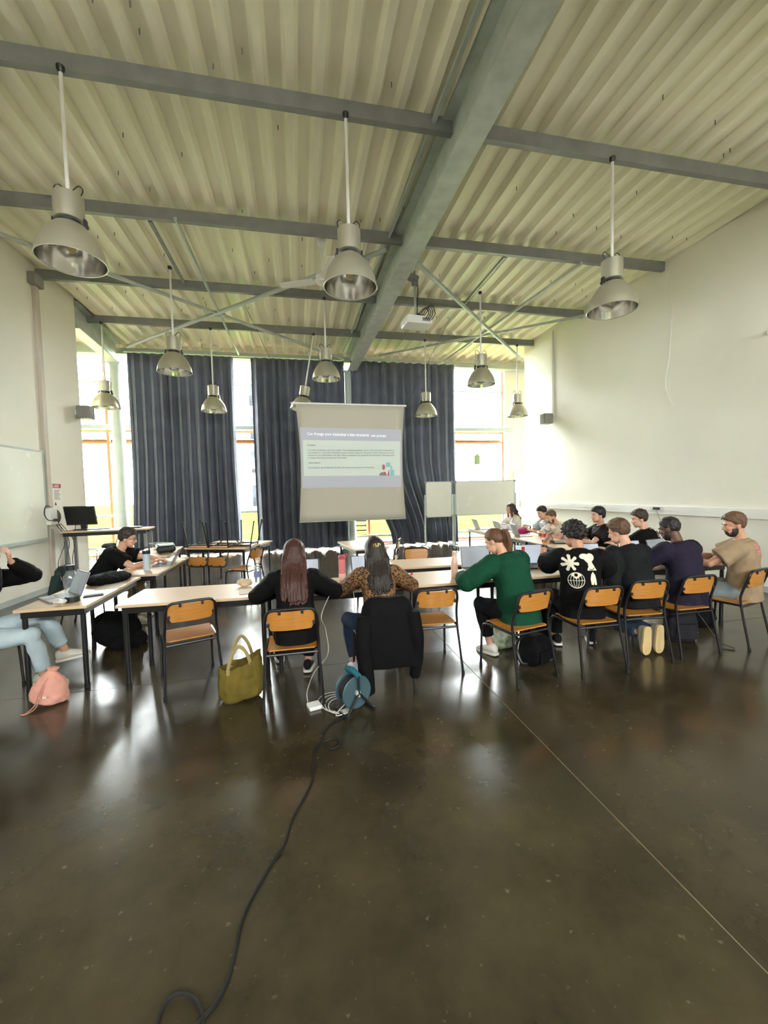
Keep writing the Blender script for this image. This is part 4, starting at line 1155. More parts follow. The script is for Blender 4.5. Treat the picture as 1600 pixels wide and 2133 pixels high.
        if st == 'curly':
            for q in range(210):
                a, b = math.acos(rn.uniform(-.45, 1)), rn.uniform(0, 6.283)
                p = Vector((RX.x * math.sin(a) * math.cos(b), RX.y * math.sin(a) * math.sin(b), RX.z * math.cos(a))) + C0
                if p.y > .045 and p.z < .07: continue
                if p.z < np.interp(p.y, [-.1, -.03, .03, .06], [-.045, -.02, .02, .07]): continue
                d_ = (p - C0).normalized(); c = H @ (p + d_ * th * rn.uniform(.5, .95))
                rr = rn.uniform(.009, .015); extra.ball(c, (rr, rr, rr), 8, 6)
        if extra.v: m.add(extra.v, extra.f)
        hmesh = remesh(m, .0048, 1, .4)
        wrinkle(hmesh, .0022, 90, (1, 1, .25), 3)
        if st == 'short': wrinkle(hmesh, .0045, 75, (1, .35, .5), 7)
        hmesh.name = 'hair'; hmesh.materials.append(hm); link('hair', hmesh, root)
    if beard:
        m = MB(); rs = []; n, k = 28, 16; C0 = Vector((0, .03, -.047)); RX = Vector((.0605, .060, .069))
        for i in range(k + 1):
            a = math.pi * (i / k * .98 + .01); ring = []
            for j in range(n):
                b = 2 * math.pi * j / n
                p = Vector((RX.x * math.sin(a) * math.cos(b), RX.y * math.sin(a) * math.sin(b), -RX.z * math.cos(a))) + C0
                w_ = (1 - sstep(-.052 + (.05 if p.y < .045 else 0), -.04 + (.055 if p.y < .045 else 0), p.z)) * sstep(-.04, -.005, p.y)
                ring.append(H @ (p + (p - C0).normalized() * (-.02 * (1 - w_) + beard[1] * .4 * w_)))
            rs.append(ring)
        m.rings(rs)
        m.tube([H @ Vector(p) for p in ((-.03, .078, -.052), (-.016, .09, -.042), (0, .094, -.04), (.016, .09, -.042), (.03, .078, -.052))], [.005, .006, .005, .006, .005], 6)
        bm_ = remesh(m, .005, 1); wrinkle(bm_, .0018, 120); bm_.name = 'beard'; bm_.materials.append(hairmat(*beard[0])); link('beard', bm_, root)
    if glasses:
        m = MB()
        for s in (-1, 1):
            m.tube([H @ Vector((s * .033 + .023 * math.cos(a), .099 - .25 * abs(.02 * math.cos(a)) , .012 + .018 * math.sin(a))) for a in np.linspace(0, 6.283, 18, endpoint=False)], .0018, 6, closed=True)
            m.tube([H @ Vector(p) for p in ((s * .056, .095, .016), (s * .076, .05, .016), (s * .079, -.005, .014), (s * .078, -.025, -.002))], .0018, 6)
        m.tube([H @ Vector(p) for p in ((-.011, .1, .016), (0, .103, .019), (.011, .1, .016))], .0018, 6)
        obj('glasses', m, DARKP, root)
    root_info = dict(root=root, H=H, shirt=so_, arms=AR, pts=pts, legs=LG)
    return root_info
def decal(info, name, polys, center, u, v, dirn, scale, m_, off=.004):
    """flat print pressed onto the shirt: 2-D polygons projected along dirn onto the cloth"""
    sh = info['shirt']; bv = BVHTree.FromPolygons([q.co for q in sh.data.vertices], [tuple(p.vertices) for p in sh.data.polygons])
    c, u, v, dirn = Vector(center), Vector(u), Vector(v), Vector(dirn)
    m = MB()
    for pl in polys:
        vs = []
        for a, b in pl[0]:
            o = c + u * a * scale + v * b * scale - dirn * .5
            h = bv.ray_cast(o, dirn); q_ = 0
            while h[0] is None and q_ < 12: q_ += 1; o = o - v * .01; h = bv.ray_cast(o, dirn)
            vs.append((h[0] if h[0] is not None else o + dirn * .4) - dirn * off)
        m.add(vs, pl[1])
    o = obj(name, m, m_, info['root'], 0)
    return o
def fan_poly(pts, sub=4):
    """polygon as a fan of small triangles subdivided radially so that it can follow cloth"""
    n = len(pts); cx = sum(p[0] for p in pts) / n; cy = sum(p[1] for p in pts) / n
    vs = [(cx, cy)]
    for k in range(1, sub + 1):
        for p in pts: vs.append((cx + (p[0] - cx) * k / sub, cy + (p[1] - cy) * k / sub))
    fs = [(0, 1 + i, 1 + (i + 1) % n) for i in range(n)]
    for k in range(sub - 1):
        a, b = 1 + k * n, 1 + (k + 1) * n
        fs += [(a + i, b + i, b + (i + 1) % n, a + (i + 1) % n) for i in range(n)]
    return vs, fs
def strip(pts, w):
    vs = []; fs = []
    for i, p in enumerate(pts):
        a = Vector(pts[min(i + 1, len(pts) - 1)]) - Vector(pts[max(0, i - 1)]); a.normalize(); nx, ny = -a.y * w / 2, a.x * w / 2
        vs += [(p[0] + nx, p[1] + ny), (p[0] - nx, p[1] - ny)]
    return vs, [(2 * i, 2 * i + 1, 2 * i + 3, 2 * i + 2) for i in range(len(pts) - 1)]
def circ(cx, cy, r, n=20, ry=None): return [(cx + r * math.cos(2 * math.pi * k / n), cy + (ry or r) * math.sin(2 * math.pi * k / n)) for k in range(n)]
BLK = ('black', (13, 12, 13)); WHT_SHOE = ('white_canvas', (214, 208, 196))
BLACKSOLE = ('black_rubber_sole', (20, 20, 20)); TAN = ('gum_sole', (206, 178, 128))

# woman in black jacket, long auburn hair
P2 = person('woman with long auburn hair and a black jacket, seen from behind at the front row', -.06, 3.44, -1, 16, 12, 0, (2, 10, 0),
    {1: {'rel': (.16, .30, .80), 'pole': (1, -.25, -.25)}, -1: {'rel': (.14, .30, .80), 'pole': (-1, -.25, -.25)}},
    {1: (.09, .42, .09), -1: (-.2, .72, .09)}, 'fair', True, shirt=BLK, hem=.16, loose=.024, trousers=('black_denim', (22, 22, 26)), leg_hem=.86,
    shoe=('black_sneaker', (26, 26, 28)), hair=dict(style='long', mat=('auburn', (60, 27, 16)), top=.02, sides=.016, length=.44, rough=.15, fall=135), voxel=.007, sc=.96)
# woman with hair clip and leopard blouse
P3 = person('woman with long dark hair, gold clip and leopard blouse, behind the draped jacket', .67, 3.47, 0, 17, 12, 0, (0, 12, 0),
    {1: {'rel': (.2, .32, .80), 'pole': (1, -.2, -.35)}, -1: {'rel': (.12, .32, .80), 'pole': (-1, -.2, -.3)}},
    {1: (.18, .5, .09), -1: (-.22, .22, .09)}, 'fair', True, shirt_mat=leopard_material(), hem=.08, loose=.018, trousers=('dark_denim', (40, 50, 74)), leg_hem=.86,
    shoe=('lilac_sneaker', (196, 190, 206)), hair=dict(style='long', mat=('dark_brown', (32, 20, 14)), top=.022, sides=.018, length=.40, rough=.2, fall=140), voxel=.007, sc=.95)
clipm = mat('gold_clip', (212, 180, 96), .3, .8)
Hc = P3['H']
obj('hair_clip', MB().tube([Hc @ Vector(p) for p in ((-.03, -.134, .03), (-.03, -.139, .055), (-.01, -.14, .06), (-.01, -.14, .035), (.012, -.14, .035), (.012, -.14, .06), (.03, -.139, .055), (.03, -.137, .04))], .004, 6), clipm, P3['root'])
# woman in green
P4 = person('woman in a green sweater with a brown ponytail, seen from behind', 1.96, 3.40, 12, 17, 16, -3, (26, 30, 6),
    {-1: {'rel': (.30, .34, .80), 'pole': (-1, -.2, -.5)}, 1: {'rel': (.1, .38, .80), 'pole': (1, -.2, -.5)}},
    {-1: (-.05, .36, .09), 1: (.2, .5, .09)}, 'fair', True, shirt=('green_knit', (17, 64, 44)), hem=.14, loose=.034, puff=1.1, trousers=('black_wool', (20, 20, 24)), leg_hem=.78,
    shoe=WHT_SHOE, hair=dict(style='ponytail', mat=('chestnut', (92, 58, 34)), top=.012, sides=.010, length=.31, rough=.15, sway=(.04, 0, 0)))
# man with printed black shirt
P5 = person('curly-haired man in a black T-shirt with white prints on the back', 2.60, 3.38, -26, 12, 14, 0, (42, 14, 0),
    {-1: {'elbow': (-.36, .40, .80), 'hand': (-.27, .42, 1.06), 'dir': (.35, -.1, .9), 'back': (-.6, .5, .2), 'curl': 22}, 1: {'rel': (.16, .40, .80), 'pole': (1, -.2, -.6)}},
    {-1: (-.16, .4, .09), 1: (.2, .5, .09)}, 'warm', False, shirt=BLK, sleeve='short', hem=.12, loose=.03, trousers=('black_cotton', (22, 22, 24)),
    shoe=('black_sneaker', (26, 26, 28)), hair=dict(style='curly', mat=('black', (26, 20, 17)), top=.034, sides=.016, rough=.5, freq=55, nape=-.055), voxel=.006)
# man in black sweater, soles showing
P6 = person('brown-haired man in a black sweater kneeling his feet back under the chair', 3.31, 3.46, 2, 14, 14, 0, (24, 20, 0),
    {-1: {'elbow': (-.3, .0, .72), 'hand': (-.25, .08, .52), 'dir': (.05, .5, -.85), 'back': (-.8, -.2, .2), 'curl': 24}, 1: {'rel': (.14, .38, .80), 'pole': (1, -.2, -.6)}},
    {-1: (-.07, -.10, .21), 1: (.08, -.10, .21), 'foot': {-1: (0, .05, -1), 1: (.02, .05, -1)}, 'pole': (0, 1, .25)}, 'fair', False, shirt=('charcoal_knit', (26, 26, 28)), hem=.10, loose=.024,
    trousers=('blue_denim', (52, 64, 78)), leg_hem=.9, shoe=('grey_runner', (150, 146, 136)), sole=TAN, hair=dict(style='short', mat=('brown', (84, 58, 36)), top=.03, sides=.015, rough=.5, freq=32), voxel=.006)
# man in navy shirt
P7 = person('dark-skinned bearded man in a navy shirt at the front row', 3.90, 3.46, 4, 9, 12, 0, (22, 20, 0),
    {-1: {'rel': (.16, .38, .80), 'pole': (-1, -.2, -.5)}, 1: {'rel': (.16, .38, .80), 'pole': (1, -.2, -.5)}},
    {-1: (-.2, .45, .09), 1: (.14, .5, .09)}, 'dark', False, shirt=('navy_purple', (38, 33, 50)), hem=.14, loose=.03, trousers=('grey_cotton', (120, 116, 106)),
    shoe=WHT_SHOE, hair=dict(style='short', mat=('black', (26, 20, 17)), top=.010, sides=.006, rough=.2, freq=80), beard=(('black', (26, 20, 17)), .012), voxel=.006)
# man in beige T-shirt
P8 = person('bearded man in a beige T-shirt sitting in profile at the right edge', 4.62, 3.44, 34, 2, 8, 0, (26, 12, 0),
    {-1: {'hand': (-.18, .5, .82), 'pole': (-1, -.3, -.8)}, 1: {'hand': (.1, .52, .82), 'pole': (1, -.3, -.8)}},
    {-1: (-.18, .46, .09), 1: (.1, .5, .09)}, 'warm', False, shirt=('sand_cotton', (152, 130, 104)), sleeve='short', hem=.12, loose=.028, trousers=('grey_denim', (128, 136, 138)), leg_hem=.2,
    shoe=WHT_SHOE, hair=dict(style='short', mat=('dark_blond', (92, 62, 40)), top=.026, sides=.007, rough=.25, freq=50), beard=(('black', (34, 24, 20)), .014), voxel=.006)
# man with glasses leaning on the table
P1 = person('man with glasses in a black T-shirt leaning on a side table, typing', -2.62, 6.0, -85, 34, 8, 0, (0, 14, 0),
    {1: {'elbow': (.24, .42, .80), 'hand': (.12, .68, .80), 'curl': 30}, -1: {'elbow': (-.22, .5, .83), 'hand': (-.05, .72, .80), 'curl': 30}},
    {1: (.16, .45, .09), -1: (-.14, .4, .09)}, 'fair', False, shirt=BLK, sleeve='short', hem=.1, loose=.022, trousers=('olive_cotton', (112, 98, 70)),
    shoe=WHT_SHOE, hair=dict(style='short', mat=('dark', (50, 38, 28)), top=.036, sides=.014, rough=.4, freq=34), glasses=True, voxel=.006)
# woman at the left edge
P0 = person('woman in black sweater and pale jeans cut off by the left edge, arms raised', -2.73, 4.0, -88, 6, 8, 0, (0, 8, 0),
    {1: {'elbow': (.30, .36, .97), 'hand': (.08, .24, 1.17), 'dir': (-.4, .1, .8), 'back': (.3, .9, .2), 'curl': 40}, -1: {'elbow': (-.26, .34, .98), 'hand': (-.02, .26, 1.18), 'dir': (.3, .1, .8), 'back': (-.3, .9, .2), 'curl': 40}},
    {1: (-.10, .46, .09), -1: (-.34, .52, .22), 'foot': {1: (.1, 1, -.05), -1: (-.1, 1, .15)}}, 'fair', True, shirt=BLK, hem=.08, loose=.02, trousers=('pale_denim', (176, 190, 196)), leg_hem=.82,
    shoe=WHT_SHOE, hair=dict(style='long', mat=('dark_brown', (32, 20, 14)), top=.02, sides=.016, length=.3, rough=.15), voxel=.006)
# far right group
P9 = person('woman with long dark hair and a white top looking left by the right window', 4.98, 8.72, 84, 8, 10, 0, (6, 2, 0),
    {-1: {'rel': (.14, .40, .8)}, 1: {'rel': (.14, .36, .8)}}, None, 'warm', True, shirt=('white_blouse', (226, 216, 206)), sleeve='long', hem=.08, loose=.02, trousers=('dark_grey', (40, 40, 44)),
    shoe=WHT_SHOE, hair=dict(style='long', mat=('brunette', (52, 34, 26)), top=.018, sides=.014, length=.3, rough=.15, fall=120), voxel=.007, sc=1.0, hz=.52)
P10 = person('dark-haired man in a pale striped T-shirt behind the bearded man in white', 5.06, 7.45, 84, 14, 12, 0, (8, 22, 0),
    {-1: {'rel': (.14, .40, .8)}, 1: {'rel': (.14, .36, .8)}}, None, 'fair', False, shirt_mat=stripe_material(), sleeve='short', hem=.08, loose=.022, trousers=('dark_grey', (40, 40, 44)),
    shoe=WHT_SHOE, hair=dict(style='short', mat=('black', (26, 20, 17)), top=.024, sides=.009, rough=.3), voxel=.007, sc=1.0, hz=.52)
P11 = person('bearded man with cropped hair in an off-white T-shirt bending over his laptop', 4.94, 6.82, 84, 24, 14, 0, (4, 26, 0),
    {-1: {'rel': (.14, .34, .8)}, 1: {'rel': (.12, .32, .8)}}, None, 'fair', False, shirt=('off_white', (214, 200, 182)), sleeve='short', hem=.08, loose=.024, trousers=('dark_grey', (40, 40, 44)),
    shoe=WHT_SHOE, hair=dict(style='short', mat=('brown', (84, 58, 36)), top=.014, sides=.005, rough=.2, freq=70), beard=(('brown', (84, 58, 36)), .008), voxel=.0065, sc=1.0, hz=.52)
P12 = person('dark-haired man in a black T-shirt with his back to the right wall, looking left', 4.86, 5.75, 66, 4, 10, 0, (12, 4, 0),
    {-1: {'rel': (.14, .42, .8)}, 1: {'rel': (.14, .42, .8)}}, None, 'fair', False, shirt=('washed_black', (30, 26, 26)), sleeve='short', hem=.08, loose=.028, trousers=('dark_grey', (40, 40, 44)),
    shoe=WHT_SHOE, hair=dict(style='short', mat=('black', (26, 20, 17)), top=.034, sides=.017, rough=.4, freq=30, nape=-.06), voxel=.0065, sc=1.0, hz=.52)
P13 = person('man in a black T-shirt with a small white print below the nape', 4.92, 4.88, 34, 10, 12, 0, (30, 10, 0),
    {-1: {'rel': (.14, .42, .8)}, 1: {'rel': (.14, .42, .8)}}, None, 'fair', False, shirt=BLK, sleeve='short', hem=.08, loose=.026, trousers=('dark_grey', (40, 40, 44)),
    shoe=WHT_SHOE, hair=dict(style='short', mat=('brown_dark', (52, 36, 26)), top=.032, sides=.010, rough=.4, freq=36), voxel=.0065, sc=1.0, hz=.52)
# prints on the clothes
PRINT = mat('white_textile_print', (226, 216, 194), .8); PINK = mat('pink_textile_print', (196, 120, 118), .8); PDARK = fabric(*BLK)
def back_frame_of(info, z):
    p = info['pts']; k = min(range(len(p)), key=lambda i: abs(p[i].z - z))
    return Vector((0, p[k].y - .3, z))
c0 = back_frame_of(P5, .85) + Vector((-.022, 0, 0))
U, V, D_ = (1, 0, 0), (0, 0, 1), (0, 1, 0)
ast = []
for k in range(7):
    a = R(90 + 8 + k * 360 / 7)
    ast.append(strip([(-.078 + r * math.cos(a), .085 + r * math.sin(a)) for r in (0, .02, .04, .054)], .022)); ast.append(fan_poly(circ(-.078 + .055 * math.cos(a), .085 + .055 * math.sin(a), .0135, 12), 2))
ast.append(fan_poly(circ(-.078, .085, .026, 14), 2))
decal(P5, 'star_print', ast, c0, U, V, D_, 1.12, PRINT)
heart = [fan_poly([(.03 + a, .14 + b) for a, b in circ(0, 0, .036, 18, .022)], 3), fan_poly(circ(.075, .132, .032, 18), 3), fan_poly([(.035, .15), (.03, .115), (.058, .085), (.085, .085), (.098, .12)], 3)]
decal(P5, 'heart_print', heart, c0, U, V, D_, 1.12, PRINT)
decal(P5, 'triangle_print', [fan_poly([(.06, .092), (.052, .028), (.125, .028), (.09, .092)], 4)], c0, U, V, D_, 1.12, PRINT)
decal(P5, 'eye_print', [strip(circ(.085, .053, .019, 20)[12:] + circ(.085, .053, .019, 20)[:1], .005)], c0, U, V, D_, 1.12, PDARK, .007)
gl = [strip(circ(-.035, -.052, .062, 30) + [circ(-.035, -.052, .062, 30)[0]], .0045)]
for rx_ in (.02, .043): gl.append(strip([(-.035 + rx_ * math.cos(t), -.052 + .062 * math.sin(t)) for t in np.linspace(-1.5, .75, 12)], .0035)); gl.append(strip([(-.035 - rx_ * math.cos(t), -.052 + .062 * math.sin(t)) for t in np.linspace(-1.5, .75, 12)], .0035))
gl.append(strip([(-.096, -.058), (-.035, -.056), (.026, -.05)], .0035)); gl.append(strip([(-.035, .0), (-.035, -.11)], .0035))
decal(P5, 'globe_print', gl, c0, U, V, D_, 1.12, PRINT)
decal(P5, 'globe_cap_print', [fan_poly([(-.035, -.045), (-.075, -.012), (-.06, .005), (-.035, .012), (-.01, .006), (.006, -.008)], 4)], c0, U, V, D_, 1.12, PRINT, .005)
decal(P5, 'globe_pupil_print', [fan_poly(circ(-.037, -.009, .0135, 14), 2)], c0, U, V, D_, 1.12, PDARK, .0075)
decal(P5, 'wing_print', [fan_poly([(.092, .018), (.078, -.005), (.073, -.04), (.08, -.085), (.098, -.088), (.1, -.06), (.106, -.088), (.122, -.088), (.12, -.05), (.11, -.008)], 4)], c0, U, V, D_, 1.12, PRINT)
c1_ = back_frame_of(P13, .98)
decal(P13, 'back_print', [fan_poly([(-.05, .06), (-.05, .03), (.05, .03), (.05, .06)], 3)] + [strip([(-.05, .015 - k * .02), (.05, .015 - k * .02)], .006) for k in range(4)] + [strip([(-.05, .02), (-.05, -.06)], .006), strip([(.05, .02), (.05, -.06)], .006)], c1_, U, V, D_, 1, PRINT)
c2_ = back_frame_of(P8, .95) + Vector((-.08, 0, 0))
decal(P8, 'back_print', [strip([(-.05, .06 - k * .03), (-.02, .07 - k * .03), (.02, .055 - k * .03), (.06, .068 - k * .03)], .014) for k in range(4)] + [fan_poly(circ(.0, .0, .025), 2)], c2_, U, V, D_, 1, PINK)
# wristwatch of the man in the printed shirt
for s, sh, el, wr, sp_ in P5['arms']:
    if s == -1:
        c = wr.lerp(el, .16); d, u, w = frame_to(wr - el, (0, 0, 1))
        wt = obj('wristwatch', MB().tube([c - d * .012, c + d * .012], .0325, 16), DARKP, P5['root'])
        obj('watch_face', MB().box(c - w * .034, (.012, .03, .03)), CHROME, wt)
# ------------------------------------------------------------------ things on the tables
TZ = .741
LCD = emit('lit_laptop_screen', (180, 188, 204), .3); LCD_DIM = emit('dim_laptop_screen', (150, 156, 164), .25)
def laptop(label, x, y, rz, open_=105, w=.32, d=.22, m_=LAPTOP, lit=LCD, back=None, z=TZ):
    """opens towards local -y (the user's side); screen hinge at +y"""
    t = thing('laptop', label, 'laptop', (x, y, z), rz, 'open laptops on the tables')
    obj('base', MB().span((-w / 2, -d / 2, 0), (w / 2, d / 2, .016)), m_, t, 0, .005)
    obj('keys', MB().span((-w / 2 + .02, -.01, .016), (w / 2 - .02, d / 2 - .025, .018)), DARKP, t, 0, kind='stuff')
    obj('touchpad', MB().span((-.05, -d / 2 + .012, .016), (.05, -.02, .017)), GREYP, t, 0)
    M_ = Matrix.Translation((0, d / 2 - .002, .014)) @ Matrix.Rotation(R(90 - open_ + 0), 4, 'X')
    s = obj('lid', MB().span((-w / 2, -.001, 0), (w / 2, .007, d)).xf(M_), back or m_, t, 0, .003)
    obj('screen', MB().span((-w / 2 + .01, -.0025, .014), (w / 2 - .01, -.001, d - .008)).xf(M_), lit, s, 0)
    obj('bezel', MB().span((-w / 2 + .003, -.0018, .004), (w / 2 - .003, -.0008, d - .002)).xf(M_), DARKP, s, 0)
    return t
# users' screens: the hinge is away from the user
laptop('grey open laptop at the left edge of the far left table', -2.20, 4.27, -48, 112, .33, .23, LAPTOP, LCD_DIM)
laptop('silver laptop of the man with glasses', -1.83, 6.02, -85, 118, .32, .22)
laptop('laptop in front of the woman in the black jacket', .03, 4.26, 0, 118, .32, .22, LAPTOP)
laptop('laptop with blue-lit screen in front of the woman in leopard blouse', .70, 4.24, 4, 108, .32, .22, DARKP)
laptop('pale-rimmed laptop before the woman in green, seen past her shoulder', 1.98, 4.24, 0, 100, .36, .25, mat('pale_gold_aluminium', (200, 180, 156), .4, .3), LCD_DIM)
laptop('laptop with bright screen by the elbow of the man in printed shirt', 2.66, 4.24, -8, 112, .34, .24, DARKP)
laptop('laptop with lit screen beside the man in the black sweater', 3.42, 4.2, -6, 112, .32, .22, DARKP)
laptop('black laptop before the man in the navy shirt', 4.05, 4.22, 0, 108, .32, .22, DARKP)
laptop('black laptop before the man in beige', 4.5, 4.25, 10, 108, .32, .22, DARKP, LCD_DIM)
laptop('grey laptop of the long-haired woman by the window', 4.1, 8.66, 86, 112, .34, .24)
laptop('silver laptop of the man in the striped shirt', 4.2, 7.85, 84, 108, .34, .24)
laptop('silver laptop of the bearded man in white', 4.2, 7.1, 78, 112, .34, .24)
laptop('black laptop before the dark-haired man in black', 4.2, 6.0, 70, 112, .33, .23, DARKP)
laptop('laptop near the man with the print on his shirt', 4.25, 5.45, 60, 108, .32, .22, DARKP)
CLEAR = glassy('clear_plastic', (.93, .95, .96), .09, .12); PINKB = mat('pink_tinted_bottle', (214, 128, 128), .25, var=.05); PALEPINK = mat('matt_pink_flask', (214, 176, 156), .4)
WATER = glassy('water_bottle_plastic', (.9, .94, .97), .1, .14)
def bottle(label, x, y, prof, m_, cap=None, capm=None, z=TZ, name='bottle', lab=None, labm=None, group=None):
    t = thing(name, label, 'bottle', (x, y, z), 0, group)
    obj('body', MB().lathe([(r, h + .001) for r, h in prof], 20), m_, t)
    if cap: obj('cap', MB().lathe(cap, 16), capm or DARKP, t, 30)
    if lab: obj('label_band', MB().lathe([(lab[0], lab[1]), (lab[0], lab[2])], 20, caps=False), labm, t)
    return t
b = bottle('large clear bottle with black lid on the far left table', -2.02, 4.12, [(.045, 0), (.052, .01), (.053, .1), (.06, .16), (.056, .22), (.035, .275), (.03, .29)], CLEAR, [(.034, .285), (.034, .325), (.03, .33)], DARKP)
obj('base_ring', MB().lathe([(.056, .0), (.058, .03), (.055, .05)], 20), DARKP, b)
b = bottle('pale blue tumbler with black lid beside the laptop of the man with glasses', -1.9, 5.6, [(.036, 0), (.04, .02), (.043, .2), (.043, .21)], mat('pale_blue_steel', (190, 204, 214), .35, .1), [(.046, .21), (.046, .25), (.03, .255)], DARKP)
obj('carry_loop', MB().tube(curve_pts([(-.035, 0, .25), (-.03, 0, .285), (.03, 0, .285), (.035, 0, .25)], 4), .007, 6), DARKP, b)
bottle('clear water bottle with a blue label by the woman in black jacket', -.43, 4.21, [(.032, 0), (.034, .02), (.033, .1), (.034, .16), (.026, .2), (.013, .23), (.013, .24)], WATER, [(.015, .238), (.015, .258)], WHITE, lab=(.0352, .1, .15), labm=mat('blue_label', (112, 118, 168), .5))
b = bottle('tall pink sports bottle between the two long-haired women', .42, 4.26, [(.034, 0), (.036, .06), (.037, .2), (.034, .22)], PINKB, [(.037, .22), (.038, .25), (.028, .262)], mat('raspberry_lid', (178, 74, 92), .35))
obj('clear_foot', MB().lathe([(.0365, .002), (.038, .07)], 20, caps=False), mat('frosted_pink', (228, 186, 178), .3), b)
obj('strap', MB().tube(curve_pts([(.035, 0, .235), (.055, 0, .25), (.05, 0, .27), (.02, 0, .262)], 4), .005, 6), MATS['raspberry_lid'], b)
bottle('pale pink flask standing alone left of the woman in green', 1.56, 3.98, [(.034, 0), (.036, .01), (.036, .16), (.03, .2), (.018, .235), (.017, .24)], PALEPINK, [(.019, .238), (.02, .275), (.016, .28)], PALEPINK)
bottle('water bottle with red cap right of the woman in green', 2.42, 4.1, [(.034, 0), (.036, .02), (.036, .15), (.028, .2), (.015, .225), (.015, .23)], WATER, [(.018, .228), (.019, .262), (.012, .268)], mat('red_cap', (196, 44, 44), .4))
bottle('small clear bottle behind the shoulder of the man in printed shirt', 3.30, 4.28, [(.03, 0), (.032, .02), (.032, .15), (.02, .2), (.013, .22)], WATER, [(.015, .218), (.015, .24)], WHITE)
bottle('clear tumbler with lilac lid on the side table, left one', 4.02, 7.5, [(.036, 0), (.042, .16), (.043, .2)], CLEAR, [(.045, .2), (.045, .22)], mat('lilac_lid', (160, 160, 206), .5), group=None)
bottle('tall clear bottle with lilac lid in front of the striped-shirt man', 4.06, 7.3, [(.038, 0), (.04, .02), (.042, .22)], CLEAR, [(.044, .22), (.044, .245)], MATS['lilac_lid'])
can = thing('drink_can', 'red drink can on the right-hand side table', 'can', (3.98, 6.1, TZ))
obj('body', MB().lathe([(.024, 0), (.028, .008), (.028, .14), (.023, .15)], 20), mat('red_can', (190, 36, 36), .35, .3), can)
obj('lid', MB().lathe([(.023, .15), (.022, .152)], 20), CHROME, can)
obj('print_band', MB().lathe([(.0284, .05), (.0284, .09)], 20, caps=False), WHITE, can)
cup = thing('paper_cup', 'small white cup on the table before the man in black sweater', 'cup', (3.18, 4.02, TZ))
obj('cup', MB().lathe([(.024, 0), (.032, .075), (.029, .075), (.022, .004)], 18, closed=True), WHITE, cup)
obj('coffee', MB().lathe([(.028, .06), (.0285, .062)], 18), mat('coffee', (60, 36, 20), .2), cup)
fr_ = thing('banana', 'yellow banana lying beside the red can', 'fruit', (4.05, 6.0, TZ), 30)
obj('peel', MB().tube(curve_pts([(-.08, .0, .015), (-.03, .025, .018), (.03, .025, .018), (.08, 0, .016)], 5), [.006] + [.017] * 14 + [.006], 8), mat('banana_yellow', (206, 160, 58), .5), fr_)
obj('stalk', MB().tube([(.08, 0, .016), (.105, -.015, .02)], .005, 6), mat('banana_stalk', (96, 78, 40), .6), fr_)
ph = thing('smartphone', 'black phone lying on the far left table beside the clear bottle', 'phone', (-1.93, 4.3, TZ), -70)
obj('case', MB().span((-.038, -.08, 0), (.038, .08, .01)), DARKP, ph, 0, .004); obj('display', MB().span((-.034, -.074, .01), (.034, .074, .0108)), RUBBER, ph, 0)
def crumple(name, label, cat, x, y, r, m_, z=TZ, seed=1, flat=.5):
    mb = MB().ball((0, 0, r * flat), (r, r * .8, r * flat), 22, 14)
    me = mb.mesh(name, m_, 25); wrinkle(me, r * .35, 3 / r * .5, (1, 1, 1), seed); wrinkle(me, r * .12, 8 / r * .5, (1, 1, 1), seed)
    zs = min(v.co.z for v in me.vertices)
    for v in me.vertices: v.co.z = max(v.co.z - zs, 0)
    o = link(name, me); o.location = (x, y, z); return tag(o, label, cat)
PAPER = mat('white_paper', (224, 214, 198), .8, var=.03)
crumple('crumpled_paper', 'crumpled paper bag on the front row table by the water bottle', 'paper', -.56, 4.26, .07, mat('bakery_paper', (214, 190, 158), .8, var=.1), seed=2)
crumple('plastic_wrapper', 'crumpled shiny wrapper beside the laptop on the far left table', 'wrapper', -2.07, 4.02, .05, mat('shiny_wrapper', (210, 206, 200), .2, var=.1), seed=5, flat=.35)
nb = thing('notebook', 'open white notebook left of the woman in the black jacket', 'notebook', (-.45, 4.03, TZ), 8)
obj('pages', MB().span((-.13, -.09, 0), (.13, .09, .012)), PAPER, nb, 0, .003); obj('cover', MB().span((-.133, -.093, -.0), (.133, .093, .002)), mat('pink_cover', (206, 160, 150), .6), nb, 0)
def sheet(label, x, y, rz, w=.21, d=.297, z=TZ):
    t = thing('paper_sheet', label, 'paper', (x, y, z), rz)
    obj('sheet', MB().span((-w / 2, -d / 2, 0), (w / 2, d / 2, .002)), PAPER, t, 0); return t
sheet('white sheet of paper under the clear bottle table edge at far left', -1.96, 4.72, 12)
sheet('white sheet beside the silver laptop of the man with glasses', -1.8, 6.42, 30)
sheet('white sheet on the inner table edge near the woman in green', 2.2, 4.95, 6)
sheet('white sheet by the laptop of the long-haired woman', 4.05, 8.25, 80)
mk = thing('red_marker', 'red marker cap lying by the arm of the leopard blouse woman', 'marker', (1.13, 4.25, TZ), 30)
obj('barrel', MB().tube([(-.05, 0, .012), (.03, 0, .012)], .0095, 10), WHITE, mk); obj('cap', MB().tube([(.03, 0, .012), (.07, 0, .012)], .011, 10), MATS['red_cap'], mk)
